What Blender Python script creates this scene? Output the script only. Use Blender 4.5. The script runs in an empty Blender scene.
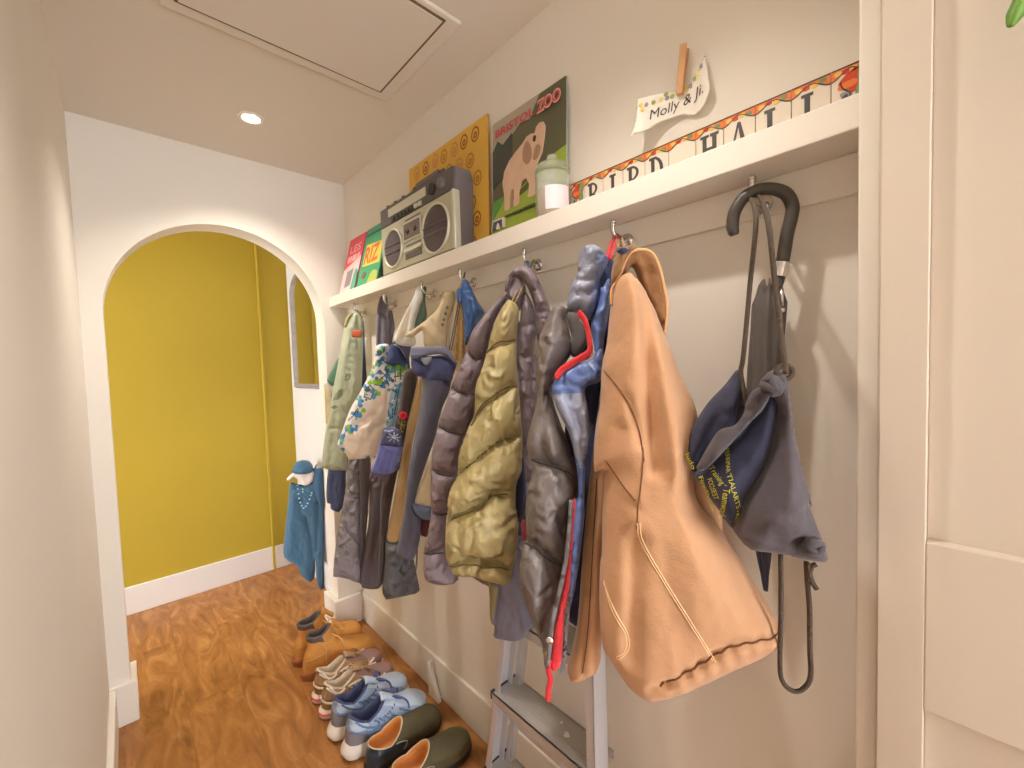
import bpy, bmesh, math, random
import numpy as np
from mathutils import Vector, Matrix, noise
from mathutils.geometry import delaunay_2d_cdt, tessellate_polygon
random.seed(7)
SC = bpy.context.scene
COL = SC.collection
V = Vector
PI = math.pi

# ------------------------------------------------------------------ camera
CAM = V((0.0, 0.0, 1.4)); FPX = 418.7
YAW, PITCH, ROLL = 0.746745, -0.0453156, -0.0314142
fw = V((math.sin(YAW)*math.cos(PITCH), math.cos(YAW)*math.cos(PITCH), math.sin(PITCH)))
r0 = V((math.cos(YAW), -math.sin(YAW), 0)); u0 = r0.cross(fw)
RT = r0*math.cos(ROLL)+u0*math.sin(ROLL); UP = -r0*math.sin(ROLL)+u0*math.cos(ROLL)
cd = bpy.data.cameras.new('camera'); cam = bpy.data.objects.new('camera', cd); COL.objects.link(cam)
cd.sensor_width = 36; cd.lens = FPX/1024*36; cd.clip_start = .01
M = Matrix((RT, UP, -fw)).transposed().to_4x4(); M.translation = CAM
cam.matrix_world = M; SC.camera = cam

def ray(x, y): return RT*((x-512)/FPX) - UP*((y-384)/FPX) + fw
def at(x, y, ax, val):
    """the point of the plane axis=val that lies along the sight line of a pixel"""
    d = ray(x, y); return CAM + d*((val-CAM[ax])/d[ax])
def Z(ox, oy, s, *pts): return [(ox+a/s, oy+b/s) for a, b in pts]

# ------------------------------------------------------------------ materials
def lin(c):
    c = c/255.0
    return c/12.92 if c <= .04045 else ((c+.055)/1.055)**2.4
def rgb(*c): return tuple(lin(x) for x in c)+(1,)
MC = {}
def mat(name, col, rough=.6, bump=0, bscale=40, var=0, vscale=6, metal=0, trans=0, emit=None, sheen=0, spec=.4, weave=0, stretch=None, alpha=1, coat=0):
    if name in MC: return MC[name]
    m = bpy.data.materials.new(name); m.use_nodes = True; nt = m.node_tree; N = nt.nodes; L = nt.links
    b = N['Principled BSDF']; b.inputs['Base Color'].default_value = rgb(*col); b.inputs['Roughness'].default_value = rough
    b.inputs['Metallic'].default_value = metal; b.inputs['Specular IOR Level'].default_value = spec
    b.inputs['Transmission Weight'].default_value = trans; b.inputs['Sheen Weight'].default_value = sheen
    b.inputs['Coat Weight'].default_value = coat
    if emit: b.inputs['Emission Color'].default_value = rgb(*emit[0]); b.inputs['Emission Strength'].default_value = emit[1]
    tc = N.new('ShaderNodeTexCoord'); src = tc.outputs['Object']
    if stretch:
        mp = N.new('ShaderNodeMapping'); mp.inputs['Scale'].default_value = stretch; L.new(src, mp.inputs[0]); src = mp.outputs[0]
    if var:
        n = N.new('ShaderNodeTexNoise'); n.inputs['Scale'].default_value = vscale; n.inputs['Detail'].default_value = 4; L.new(src, n.inputs['Vector'])
        mr = N.new('ShaderNodeMapRange'); mr.inputs[1].default_value = .3; mr.inputs[2].default_value = .7
        mr.inputs[3].default_value = 1-var; mr.inputs[4].default_value = 1+var; L.new(n.outputs['Fac'], mr.inputs[0])
        mx = N.new('ShaderNodeVectorMath'); mx.operation = 'SCALE'; mx.inputs[0].default_value = rgb(*col)[:3]; L.new(mr.outputs[0], mx.inputs['Scale'])
        L.new(mx.outputs[0], b.inputs['Base Color'])
    if bump:
        n = N.new('ShaderNodeTexNoise'); n.inputs['Scale'].default_value = bscale; n.inputs['Detail'].default_value = 5; L.new(src, n.inputs['Vector'])
        bp = N.new('ShaderNodeBump'); bp.inputs['Strength'].default_value = bump; bp.inputs['Distance'].default_value = .01
        L.new(n.outputs['Fac'], bp.inputs['Height']); L.new(bp.outputs[0], b.inputs['Normal'])
        if weave:
            w = N.new('ShaderNodeTexNoise'); w.inputs['Scale'].default_value = weave; w.inputs['Detail'].default_value = 2; L.new(tc.outputs['Object'], w.inputs['Vector'])
            b2 = N.new('ShaderNodeBump'); b2.inputs['Strength'].default_value = .25; b2.inputs['Distance'].default_value = .002
            L.new(w.outputs['Fac'], b2.inputs['Height']); L.new(bp.outputs[0], b2.inputs['Normal']); L.new(b2.outputs[0], b.inputs['Normal'])
    MC[name] = m; return m

WHITE = mat('painted_plaster', (226, 219, 208), .85, bump=.12, bscale=14, var=.015, vscale=2)
CEIL = mat('ceiling_paint', (218, 209, 196), .9, bump=.06, bscale=18)
TRIM = mat('trim_gloss_paint', (228, 221, 210), .45)
YEL = mat('yellow_paint', (180, 156, 46), .7, bump=.05, bscale=20, var=.02, vscale=3)

# ------------------------------------------------------------------ object helpers
ROOT = {}
def thing(name, label, cat, loc=(0, 0, 0), group=None):
    o = bpy.data.objects.new(name, None); o.empty_display_size = .05; COL.objects.link(o); o.location = loc
    o['label'] = label; o['category'] = cat
    if group: o['group'] = group
    ROOT[o.name] = V(loc); return o
def tag(o, label, cat, group=None):
    o['label'] = label; o['category'] = cat
    if group: o['group'] = group
    return o
def mesh(name, vs, fs, mats, parent=None, smooth=True, fm=None, sharp=None, origin=None):
    off = ROOT[parent.name] if parent else V(origin or (0, 0, 0))
    me = bpy.data.meshes.new(name); me.from_pydata([tuple(V(v)-off) for v in vs], [], fs)
    if not isinstance(mats, (list, tuple)): mats = [mats]
    for m in mats: me.materials.append(m)
    if fm is not None:
        for p, k in zip(me.polygons, fm): p.material_index = k
    me.polygons.foreach_set('use_smooth', [smooth]*len(me.polygons))
    me.validate(); 
    bm = bmesh.new(); bm.from_mesh(me); bmesh.ops.recalc_face_normals(bm, faces=bm.faces); bm.to_mesh(me); bm.free()
    if sharp: me.set_sharp_from_angle(angle=math.radians(sharp))
    o = bpy.data.objects.new(name, me); COL.objects.link(o)
    if parent: o.parent = parent
    else: o.location = off
    ROOT[o.name] = off
    return o
def bev(o, w, seg=2):
    m = o.modifiers.new('bevel', 'BEVEL'); m.width = w; m.segments = seg; m.limit_method = 'ANGLE'; m.angle_limit = math.radians(40); return o
def boxv(x0, x1, y0, y1, z0, z1):
    vs = [(x, y, z) for x in (x0, x1) for y in (y0, y1) for z in (z0, z1)]
    fs = [(0, 1, 3, 2), (4, 6, 7, 5), (0, 4, 5, 1), (2, 3, 7, 6), (0, 2, 6, 4), (1, 5, 7, 3)]
    return vs, fs
def merge(*parts):
    vs, fs = [], []
    for a, b in parts:
        n = len(vs); vs += [V(v) for v in a]; fs += [tuple(i+n for i in f) for f in b]
    return vs, fs
def box(name, x0, x1, y0, y1, z0, z1, m, parent=None, b=0, origin=None):
    vs, fs = boxv(x0, x1, y0, y1, z0, z1)
    if origin is None and not parent: origin = ((x0+x1)/2, (y0+y1)/2, z0)
    o = mesh(name, vs, fs, m, parent, False, origin=origin)
    if b: bev(o, b)
    return o
def obox(c, ax, ay, az, sx, sy, sz):
    c = V(c); vs = [c+ax*(i*sx/2)+ay*(j*sy/2)+az*(k*sz/2) for i in (-1, 1) for j in (-1, 1) for k in (-1, 1)]
    return vs, boxv(0, 1, 0, 1, 0, 1)[1]
def struct(o): o['kind'] = 'structure'; return o
def resample(pts, step, closed=False):
    pts = [V(p) for p in pts]
    if closed: pts = pts+[pts[0]]
    out = [pts[0]]; 
    for a, b in zip(pts, pts[1:]):
        n = max(1, round((b-a).length/step))
        out += [a.lerp(b, (i+1)/n) for i in range(n)]
    return out[:-1] if closed else out
def crom(pts, n=6, closed=False):
    P = [V(p) for p in pts]; m = len(P); out = []
    for i in range(m if closed else m-1):
        if closed: a, b, c, d = P[i-1], P[i], P[(i+1) % m], P[(i+2) % m]
        else: a, b, c, d = P[max(i-1, 0)], P[i], P[i+1], P[min(i+2, m-1)]
        if (c-b).length < 1e-9: continue
        for k in range(n):
            t = k/n
            out.append(.5*((2*b)+(c-a)*t+(2*a-5*b+4*c-d)*t*t+(3*b-a-3*c+d)*t**3))
    if not closed: out.append(P[-1])
    return out
def tubev(pts, r, sides=8, closed=False, caps=True):
    pts = [V(p) for p in pts]; n = len(pts); rs = r if isinstance(r, (list, tuple)) else [r]*n
    vs, fs = [], []; prev = None
    for i in range(n):
        if closed: t = pts[(i+1) % n]-pts[i-1]
        else: t = pts[min(i+1, n-1)]-pts[max(i-1, 0)]
        if t.length < 1e-9: t = V((0, 0, 1))
        t.normalize()
        if prev is None: a = t.orthogonal().normalized()
        else: a = (prev-t*prev.dot(t)); a = a.normalized() if a.length > 1e-6 else t.orthogonal().normalized()
        prev = a; b = t.cross(a)
        vs += [pts[i]+(a*math.cos(2*PI*k/sides)+b*math.sin(2*PI*k/sides))*rs[i] for k in range(sides)]
    for i in range(n if closed else n-1):
        j = (i+1) % n
        for k in range(sides):
            l = (k+1) % sides; fs.append((i*sides+k, i*sides+l, j*sides+l, j*sides+k))
    if caps and not closed: fs += [tuple(range(sides)), tuple((n-1)*sides+k for k in range(sides))]
    return vs, fs
def tube(name, pts, r, m, parent=None, sides=8, closed=False, origin=None, n=0):
    if n: pts = crom(pts, n, closed)
    vs, fs = tubev(pts, r, sides, closed); return mesh(name, vs, fs, m, parent, origin=origin or pts[0])
def lathev(prof, c, ax=V((0, 0, 1)), seg=32):
    c = V(c); ax = V(ax).normalized(); a = ax.orthogonal().normalized(); b = ax.cross(a); vs, fs = [], []
    for r, h in prof: vs += [c+ax*h+(a*math.cos(2*PI*k/seg)+b*math.sin(2*PI*k/seg))*max(r, 1e-5) for k in range(seg)]
    for i in range(len(prof)-1):
        for k in range(seg):
            l = (k+1) % seg; fs.append((i*seg+k, i*seg+l, (i+1)*seg+l, (i+1)*seg+k))
    return vs, fs
def prismv(poly, fmap, d0, d1):
    """poly: 2D outline; fmap(u, v, d) -> point"""
    n = len(poly); tri = tessellate_polygon([[V((p[0], p[1], 0)) for p in poly]])
    vs = [V(fmap(u, v, d0)) for u, v in poly]+[V(fmap(u, v, d1)) for u, v in poly]
    fs = [tuple(t) for t in tri]+[tuple(i+n for i in t) for t in tri]+[(i, (i+1) % n, (i+1) % n+n, i+n) for i in range(n)]
    return vs, fs
_tx = {}
def textv(s, size=1.0, bold=0.0, italic=0.0):
    """2D outline mesh of a word: list of (x, y), faces; x starts at 0"""
    k = (s, bold, italic)
    if k not in _tx:
        c = bpy.data.curves.new('t', 'FONT'); c.body = s; c.offset = bold; c.shear = italic; c.resolution_u = 3; c.fill_mode = 'FRONT'
        o = bpy.data.objects.new('t', c); COL.objects.link(o); dg = bpy.context.evaluated_depsgraph_get(); dg.update()
        me = bpy.data.meshes.new_from_object(o.evaluated_get(dg)); 
        _tx[k] = ([(v.co.x, v.co.y) for v in me.vertices], [tuple(p.vertices) for p in me.polygons])
        bpy.data.objects.remove(o); bpy.data.curves.remove(c); bpy.data.meshes.remove(me)
    p, f = _tx[k]; x0 = min(q[0] for q in p)
    return [((a-x0)*size, b*size) for a, b in p], f

# ------------------------------------------------------------------ room shell
XL, XR, HC, YA, YB, YY, XM = -.109, .925, 2.4, 2.294, 2.42, 3.335, .896
YR = -2.6   # open end of the corridor behind the camera
struct(box('wall_left', XL-.1, XL, YR, YB, 0, HC, WHITE))
struct(box('wall_right', XR, XR+.1, YR, YB, 0, HC, WHITE))
struct(box('ceiling', -2.3, XR+.1, YR, YY+.1, HC, HC+.08, CEIL))
ax0, ax1, zs = -.046, .79, 1.655; ar = (ax1-ax0)/2; axc = (ax0+ax1)/2
arch = [(XL, 0), (ax0, 0)]+[(axc-ar*math.cos(PI*k/40), zs+ar*math.sin(PI*k/40)) for k in range(41)]+[(ax1, 0), (XR, 0), (XR, HC), (XL, HC)]
vs, fs = prismv(arch, lambda u, v, d: (u, d, v), YA, YB)
o = struct(mesh('wall_arch', vs, fs, WHITE, None, True, sharp=35, origin=(axc, YA, 0)))
struct(box('wall_yellow', -2.3, XM+.1, YY, YY+.1, 0, HC, YEL))
struct(box('wall_hallway', XM, XM+.1, YB, YY, 0, HC, mat('hall_white', (222, 219, 216), .8)))
struct(box('wall_hallway_left', -2.3, XL-.1, YB-.1, YB, 0, HC, WHITE))

# wooden laminate floor
m = bpy.data.materials.new('laminate_floor'); m.use_nodes = True; N = m.node_tree.nodes; L = m.node_tree.links; b = N['Principled BSDF']
tc = N.new('ShaderNodeTexCoord'); mp = N.new('ShaderNodeMapping'); mp.inputs['Rotation'].default_value = (0, 0, PI/2); L.new(tc.outputs['Object'], mp.inputs[0])
br = N.new('ShaderNodeTexBrick'); br.inputs['Scale'].default_value = 1; br.inputs['Brick Width'].default_value = 1.2; br.inputs['Row Height'].default_value = .19
br.inputs['Mortar Size'].default_value = .0012; br.inputs['Color1'].default_value = (.35, .35, .35, 1); br.inputs['Color2'].default_value = (.65, .65, .65, 1); br.inputs['Mortar'].default_value = (0, 0, 0, 1); L.new(mp.outputs[0], br.inputs['Vector'])
m2 = N.new('ShaderNodeMapping'); m2.inputs['Scale'].default_value = (4.5, 1.3, 1); L.new(tc.outputs['Object'], m2.inputs[0])
ad = N.new('ShaderNodeVectorMath'); ad.operation = 'MULTIPLY_ADD'; ad.inputs[1].default_value = (7, 7, 7); L.new(br.outputs['Color'], ad.inputs[0]); L.new(m2.outputs[0], ad.inputs[2])
n1 = N.new('ShaderNodeTexNoise'); n1.inputs['Scale'].default_value = 2.2; n1.inputs['Detail'].default_value = 7; n1.inputs['Distortion'].default_value = 2.2; n1.inputs['Roughness'].default_value = .62; L.new(ad.outputs[0], n1.inputs['Vector'])
cr = N.new('ShaderNodeValToRGB'); cr.color_ramp.elements[0].position = .3; cr.color_ramp.elements[0].color = rgb(136, 88, 46); cr.color_ramp.elements[1].position = .72; cr.color_ramp.elements[1].color = rgb(196, 142, 86)
e = cr.color_ramp.elements.new(.5); e.color = rgb(168, 112, 60); L.new(n1.outputs['Fac'], cr.inputs[0])
mm = N.new('ShaderNodeMix'); mm.data_type = 'RGBA'; mm.blend_type = 'MULTIPLY'; mm.inputs[0].default_value = .55; L.new(cr.outputs[0], mm.inputs[6])
mr = N.new('ShaderNodeMapRange'); mr.inputs[1].default_value = 0; mr.inputs[2].default_value = .65; mr.inputs[3].default_value = .5; mr.inputs[4].default_value = 1.0; L.new(br.outputs['Color'], mr.inputs[0]); L.new(mr.outputs[0], mm.inputs[7])
L.new(mm.outputs[2], b.inputs['Base Color']); b.inputs['Roughness'].default_value = .38; b.inputs['Specular IOR Level'].default_value = .4
bp = N.new('ShaderNodeBump'); bp.inputs['Strength'].default_value = .08; bp.inputs['Distance'].default_value = .005; L.new(n1.outputs['Fac'], bp.inputs['Height']); L.new(bp.outputs[0], b.inputs['Normal'])
FLOOR = m
struct(box('floor', -2.3, XR+.1, YR, YY+.1, -.06, 0, FLOOR))

# skirting boards
def skirt(name, x0, x1, y0, y1, h=.165, ms=TRIM):
    o = struct(box(name, x0, x1, y0, y1, 0, h, ms)); bev(o, .005, 3); return o
T = .02
skirt('baseboard_right', XR-.014, XR, .11, YA, .163)
skirt('baseboard_left', XL, XL+.02, YR, YA-T)
vs, fs = prismv([(XL, YA-T), (ax0+T, YA-T), (ax0+T, YB+T), (ax0-.3, YB+T), (ax0-.3, YB), (ax0, YB), (ax0, YA), (XL, YA)], lambda u, v, d: (u, v, d), 0, .168)
bev(struct(mesh('baseboard_arch_left', vs, fs, TRIM, None, False, origin=(ax0, YA, 0))), .004)
vs, fs = prismv([(XR-.014, YA-T), (ax1-.028, YA-T), (ax1-.028, YB+T), (XM, YB+T), (XM, YB), (ax1, YB), (ax1, YA), (XR-.014, YA)], lambda u, v, d: (u, v, d), 0, .158)
bev(struct(mesh('baseboard_arch_right', vs, fs, TRIM, None, False, origin=(ax1, YA, 0))), .004)
HS = mat('hall_trim', (226, 222, 219), .5)
skirt('baseboard_yellow', -2.3, XM, YY-.018, YY, .165, HS)
skirt('baseboard_hallway', XM-.018, XM, YB+T, YY-.018, .165, HS)
# flush strip on the yellow wall (edge of a boxed panel)
xs = .713
o = struct(box('trim_yellow', xs-.006, xs+.008, YY-.03, YY, 0, HC, YEL)); bev(o, .003)
o = struct(box('trim_yellow_boxing', xs+.008, XM, YY-.012, YY, .165, HC, YEL))
# ceiling hatch: recessed loft door with a lining
struct(box('trim_hatch', .12, .772, 1.0, 1.47, HC-.012, HC-.0005, CEIL)); bev(bpy.data.objects['trim_hatch'], .005)
dk = mat('hatch_gap', (112, 92, 72), .9)
gp = struct(box('trim_hatch_gap', .15, .728, 1.016, 1.428, HC-.0145, HC-.011, dk))
hl = struct(box('trim_hatch_panel', .158, .7205, 1.0235, 1.4205, HC-.0165, HC-.0125, CEIL))

# shelf, hook board
struct(box('trim_hook_board', XR-.012, XR, .108, YA, 1.669, 1.736, TRIM)); bev(bpy.data.objects['trim_hook_board'], .002)
sh = box('wall_shelf', .819, XR, .108, YA, 1.736, 1.787, TRIM, b=.002)
tag(sh, 'long white painted wall shelf above the row of coats', 'shelf')

# door and its jamb at the right
struct(box('trim_jamb', .80, XR, .082, .108, 0, HC, TRIM)); bev(bpy.data.objects['trim_jamb'], .003)
struct(box('wall_over_door', .80, XR, YR, .082, 2.08, HC, WHITE))
dx = .78; dy1 = .081; dy0 = -.70
P = []
st = .049; 
rails = [(0, .14), (.909, 1.144), (1.98, 2.06)]
P.append(boxv(dx, dx+.036, dy1-st, dy1, 0, 2.06)); P.append(boxv(dx, dx+.036, dy0, dy0+st, 0, 2.06))
for a, b_ in rails: P.append(boxv(dx, dx+.036, dy0+st, dy1-st, a, b_))
P.append(boxv(dx+.019, dx+.030, dy0+st, dy1-st, .1, 2.0))
vs, fs = merge(*P)
do = struct(mesh('door_1', vs, fs, mat('door_paint', (206, 193, 177), .5), None, False, origin=(dx, dy1, 0))); bev(do, .0015)

# ------------------------------------------------------------------ light
def lamp(name, typ, loc, energy, col, **k):
    l = bpy.data.lights.new(name, typ); l.energy = energy; l.color = col
    for a, v in k.items(): setattr(l, a, v)
    o = bpy.data.objects.new(name, l); COL.objects.link(o); o.location = loc; return o
CHR = mat('chrome', (215, 212, 208), .22, metal=1)
def downlight(x, y, e, lab, col=(1, .925, .84)):
    t = thing('ceiling_downlight', lab, 'ceiling light', (x, y, HC))
    vs, fs = lathev([(.030, -.0004), (.031, -.004), (.040, -.005), (.046, -.002), (.046, -.0002)], (x, y, HC))
    mesh('trim_ring', vs, fs, TRIM, t)
    vs, fs = lathev([(0, -.003), (.015, -.0035), (.0298, -.0025)], (x, y, HC))
    mesh('bulb', vs, fs, mat('bulb_glow', (255, 255, 255), .5, emit=((255, 244, 226), 14)), t)
    lamp('downlight_beam', 'SPOT', (x, y, HC-.012), e, col, spot_size=math.radians(124), spot_blend=1.0, shadow_soft_size=.028)
downlight(.421, 1.914, 48, 'small round lit spotlight in the ceiling before the arch')
downlight(.42, .47, 32, 'round lit ceiling spotlight above the coats nearest the door')
downlight(-.45, 2.88, 8, 'round lit ceiling spotlight in the yellow hallway', (1, .93, .84))
w = bpy.data.worlds.new('world'); SC.world = w; w.use_nodes = True
w.node_tree.nodes['Background'].inputs[0].default_value = (.88, .93, 1.0, 1); w.node_tree.nodes['Background'].inputs[1].default_value = 8.5
vs_ = SC.view_settings; vs_.view_transform = 'Standard'; vs_.look = 'None'; vs_.gamma = 1; vs_.use_curve_mapping = False; vs_.exposure = 0.48
SC.cycles.max_bounces = 10; SC.cycles.diffuse_bounces = 7
SC.cycles.use_denoising = True
SC.cycles.sample_clamp_indirect = 5

# ------------------------------------------------------------------ cloth panels
def pip(P, poly):
    x, y = P[:, 0], P[:, 1]; c = np.zeros(len(P), bool); n = len(poly); j = n-1
    for i in range(n):
        xi, yi = poly[i]; xj, yj = poly[j]
        if yi != yj:
            k = ((yi > y) != (yj > y)) & (x < (xj-xi)*(y-yi)/(yj-yi)+xi); c ^= k
        j = i
    return c
def dseg(P, line, closed=False):
    d = np.full(len(P), 1e9); L_ = [np.array(p, float) for p in line]
    prs = list(zip(L_, L_[1:]))+([(L_[-1], L_[0])] if closed else [])
    for a, b in prs:
        ab = b-a; q = ab@ab
        t = np.clip(((P-a)@ab)/(q if q > 1e-12 else 1), 0, 1); e = P-a-t[:, None]*ab
        d = np.minimum(d, np.sqrt((e**2).sum(1)))
    return d
class Plane:
    """a hanging plane: passes the sight line of pixel px at distance X from the wall axis, facing angle a (0 = across the corridor, 90 = along it)"""
    def __init__(s, px, X, a, lean=0):
        a = math.radians(a); s.O = at(px[0], px[1], 0, X); s.n = V((-math.cos(a), -math.sin(a), 0)); s.e1 = V((math.sin(a), -math.cos(a), 0)); s.e2 = V((0, 0, 1))
        if lean:
            q = Matrix.Rotation(math.radians(lean), 3, s.e1); s.n = q@s.n; s.e2 = q@s.e2
    def uv(s, p, h=0):
        d = ray(*p); q = CAM+d*((s.O+s.n*h-CAM).dot(s.n)/d.dot(s.n))-s.O
        return (q.dot(s.e1), q.dot(s.e2))
    def pt(s, u, v, h=0): return s.O+s.e1*u+s.e2*v+s.n*h
class Panel:
    def __init__(s, name, m, poly, pl, parent, T=.03, R=.05, off=0, back=.7, seams=(), sw=.05, sd=.6, pucker=.0, folds=(), wr=.004, wf=(9, 2), res=.006, paint=(), mats=(), line_paint=(), curve=True, seed=0, round_pow=.5, bend=None):
        R = R*.7 if not seams else R
        res = min(res, .0062)
        s.pl = pl; s.T, s.R, s.off, s.sw, s.sd, s.pk, s.wr, s.wf, s.seed, s.rp = T, R, off, sw, sd, pucker, wr, wf, seed, round_pow
        uvp = [V((*pl.uv(p, off), 0)) for p in poly]; s.seams = []; s.folds = []; s.bend = None; s.wr0, s.wr = s.wr, 0
        if curve: uvp = crom(uvp, 5, True)
        b = resample(uvp, res, True); s.bd = [(p.x, p.y) for p in b]
        sm_ = [[(q.x, q.y) for q in crom([V((*s.on(p), 0)) for p in L_], 4)] for L_ in seams]
        s.folds = [([(q.x, q.y) for q in crom([V((*s.on(p), 0)) for p in L_], 4)], a, w) for L_, a, w in folds]
        s.seams = sm_; s.bend = bend; s.wr = s.wr0
        B = np.array(s.bd); x0, y0 = B.min(0); x1, y1 = B.max(0)
        g = []
        ny = int((y1-y0)/(res*.87))+1
        for j in range(ny):
            y = y0+(j+.5)*res*.87; xs_ = np.arange(x0+(.25 if j % 2 else .75)*res, x1, res); g.append(np.stack([xs_, np.full(len(xs_), y)], 1))
        G = np.concatenate(g) if g else np.zeros((0, 2))
        G = G[pip(G, s.bd)]
        if len(G): G = G[dseg(G, s.bd, True) > res*.55]
        nb = len(s.bd)
        pts = [V(p) for p in s.bd]+[V(p) for p in G]
        ov, oe, of, iv, ie, iff = delaunay_2d_cdt(pts, [(i, (i+1) % nb) for i in range(nb)], [], 1, 1e-6)
        P = np.array([(v.x, v.y) for v in ov]); s.P = P
        h = s.h(P)
        d = dseg(P, s.bd, True); edge = d < 1e-5
        F = [pl.pt(P[i][0], P[i][1], off+(0 if edge[i] else h[i])+s.bz(P[i])) for i in range(len(P))]
        vs = list(F); fs = [tuple(f) for f in of]
        if back is not None:
            hb = T*back*s.prof(d); idx = {}
            for i in range(len(P)):
                if edge[i]: idx[i] = i
                else: idx[i] = len(vs); vs.append(pl.pt(P[i][0], P[i][1], off-hb[i]+s.bz(P[i])))
            fs += [tuple(idx[i] for i in reversed(f)) for f in of]
        nf = len(of); fm = np.zeros(len(fs), int)
        if paint or line_paint:
            C = np.array([P[list(f)].mean(0) for f in of])
            for reg, k in paint:
                r_ = [s.on(p) for p in reg]; fm[:nf][pip(C, r_)] = k
            for ln, w_, k in line_paint:
                fm[:nf][dseg(C, [s.on(p) for p in ln]) < w_] = k
        s.o = mesh(name, vs, fs, [m]+list(mats), parent, True, fm)
    def on(s, px):
        """cloth coordinates of the surface point seen at a pixel"""
        h = s.off
        for i in range(4):
            u = s.pl.uv(px, h); P = np.array([u]); h = .4*h+.6*(s.off+(float(s.h(P)[0]) if pip(P, s.bd)[0] else 0))
        return s.pl.uv(px, h)
    def bz(s, p): return 0 if s.bend is None else s.bend(p[0], p[1])
    def prof(s, d): x = np.clip(d/s.R, 0, 1); return np.power(1-(1-x)**2, s.rp)
    def h(s, P):
        d = dseg(P, s.bd, True); h = s.T*s.prof(d); fade = np.clip(d/(s.R*.6), 0, 1)
        if s.seams:
            ds = np.full(len(P), 1e9)
            for L_ in s.seams: ds = np.minimum(ds, dseg(P, L_))
            x = np.clip(ds/s.sw, 0, 1); q = np.sqrt(1-(1-x)**2); h = h*(1-s.sd*(1-q))
            if s.pk:
                nz = np.array([noise.noise(V((p[0]*52+s.seed, p[1]*16, 1.7)))+.6*noise.noise(V((p[0]*110, p[1]*30+p[0]*25, 4.7))) for p in P])
                h = h+s.pk*nz*np.exp(-(ds/.030)**1.5)*fade
        for L_, a, w_ in s.folds: h = h+a*np.exp(-(dseg(P, L_)/w_)**2)*fade
        if s.wr:
            k = np.zeros(len(P))
            for i, p in enumerate(P):
                wx = p[0]+.02*noise.noise(V((p[0]*9, p[1]*7, s.seed+9))); wy = p[1]+.03*noise.noise(V((p[0]*8, p[1]*6, s.seed+5)))
                a_ = noise.noise(V((wx*s.wf[0]*2, wy*s.wf[1]*2, s.seed))); b_ = noise.noise(V((wx*s.wf[0]*4.3+wy*6, wy*s.wf[1]*5.5, s.seed+4.2))); c_ = noise.noise(V((wx*s.wf[0]*8-wy*9, wy*s.wf[1]*11, s.seed+7.7)))
                k[i] = .7*a_+.9*(.35-abs(b_)*1.6)+.5*(.3-abs(c_)*1.5)
            h = h+s.wr*k*fade
        return h
    def surf(s, px, extra=.001):
        u = s.on(px); P = np.array([u]); return s.pl.pt(u[0], u[1], s.off+float(s.h(P)[0])+extra+s.bz(u))
    def line(s, name, pxs, r, m, extra=.0005, n=5, parent=None, sides=5, dash=None):
        q = crom([V((*s.on(p), 0)) for p in pxs], n); q = resample(q, .006); A_ = np.array([(a.x, a.y) for a in q]); ok = pip(A_, s.bd); q = [a for a, k in zip(q, ok) if k]
        if len(q) < 3: return None
        P = np.array([(a.x, a.y) for a in q]); h = s.h(P)
        pts = [s.pl.pt(P[i][0], P[i][1], s.off+h[i]+extra+s.bz(P[i])) for i in range(len(P))]
        if dash:
            parts = [tubev(pts[i:i+2], r, sides) for i in range(0, len(pts)-1, dash)]; vs, fs = merge(*parts)
        else: vs, fs = tubev(pts, r, sides)
        return mesh(name, vs, fs, m, parent or s.o)
    def quilt_lines(s, seams, m, r=.0019):
        for L_ in seams: s.line('quilt_seam', L_, r, m, .0002)
    def text(s, name, word, p0, p1, up, m, parent=None, bold=.0, hgt=None, extra=.0012):
        """word laid on the cloth from pixel p0 to p1 along the baseline; 'up' = pixel above p0 at cap height"""
        a = V((*s.on(p0), 0)); b = V((*s.on(p1), 0)); c = V((*s.on(up), 0)); P, F = textv(word, 1, bold)
        wd = max(x for x, y in P); ex = (b-a)/wd; ey = (c-a)/.72
        Q = [a+ex*x+ey*y for x, y in P]; A = np.array([(q.x, q.y) for q in Q]); h = s.h(A)
        vs = [s.pl.pt(A[i][0], A[i][1], s.off+h[i]+extra+s.bz(A[i])) for i in range(len(A))]
        return mesh(name, vs, F, m, parent or s.o, False)
def cloth(name, col, rough=.85, bump=.55, bscale=20, var=.08, vscale=7, weave=350, sheen=.15, **k):
    return mat(name, col, rough, bump, bscale, var, vscale, weave=weave, sheen=sheen, **k)
def nylon(name, col, rough=.42, **k):
    m = mat(name, col, rough, .55, 46, .10, 16, spec=.5, stretch=(1, 1, .6), **k); nt = m.node_tree; N = nt.nodes; L = nt.links
    if 'crinkle' in N: return m
    b = N['Principled BSDF']; tc = [n for n in N if n.type == 'TEX_COORD'][0]; b1 = [n for n in N if n.type == 'BUMP'][0]
    r = N.new('ShaderNodeTexNoise'); r.name = 'crinkle'; r.noise_type = 'RIDGED_MULTIFRACTAL'; r.inputs['Scale'].default_value = 26; r.inputs['Detail'].default_value = 5; r.inputs['Distortion'].default_value = .5; L.new(tc.outputs['Object'], r.inputs['Vector'])
    b2 = N.new('ShaderNodeBump'); b2.inputs['Strength'].default_value = .8; b2.inputs['Distance'].default_value = .028; L.new(r.outputs['Fac'], b2.inputs['Height']); L.new(b1.outputs[0], b2.inputs['Normal']); L.new(b2.outputs[0], b.inputs['Normal']); return m

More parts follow.
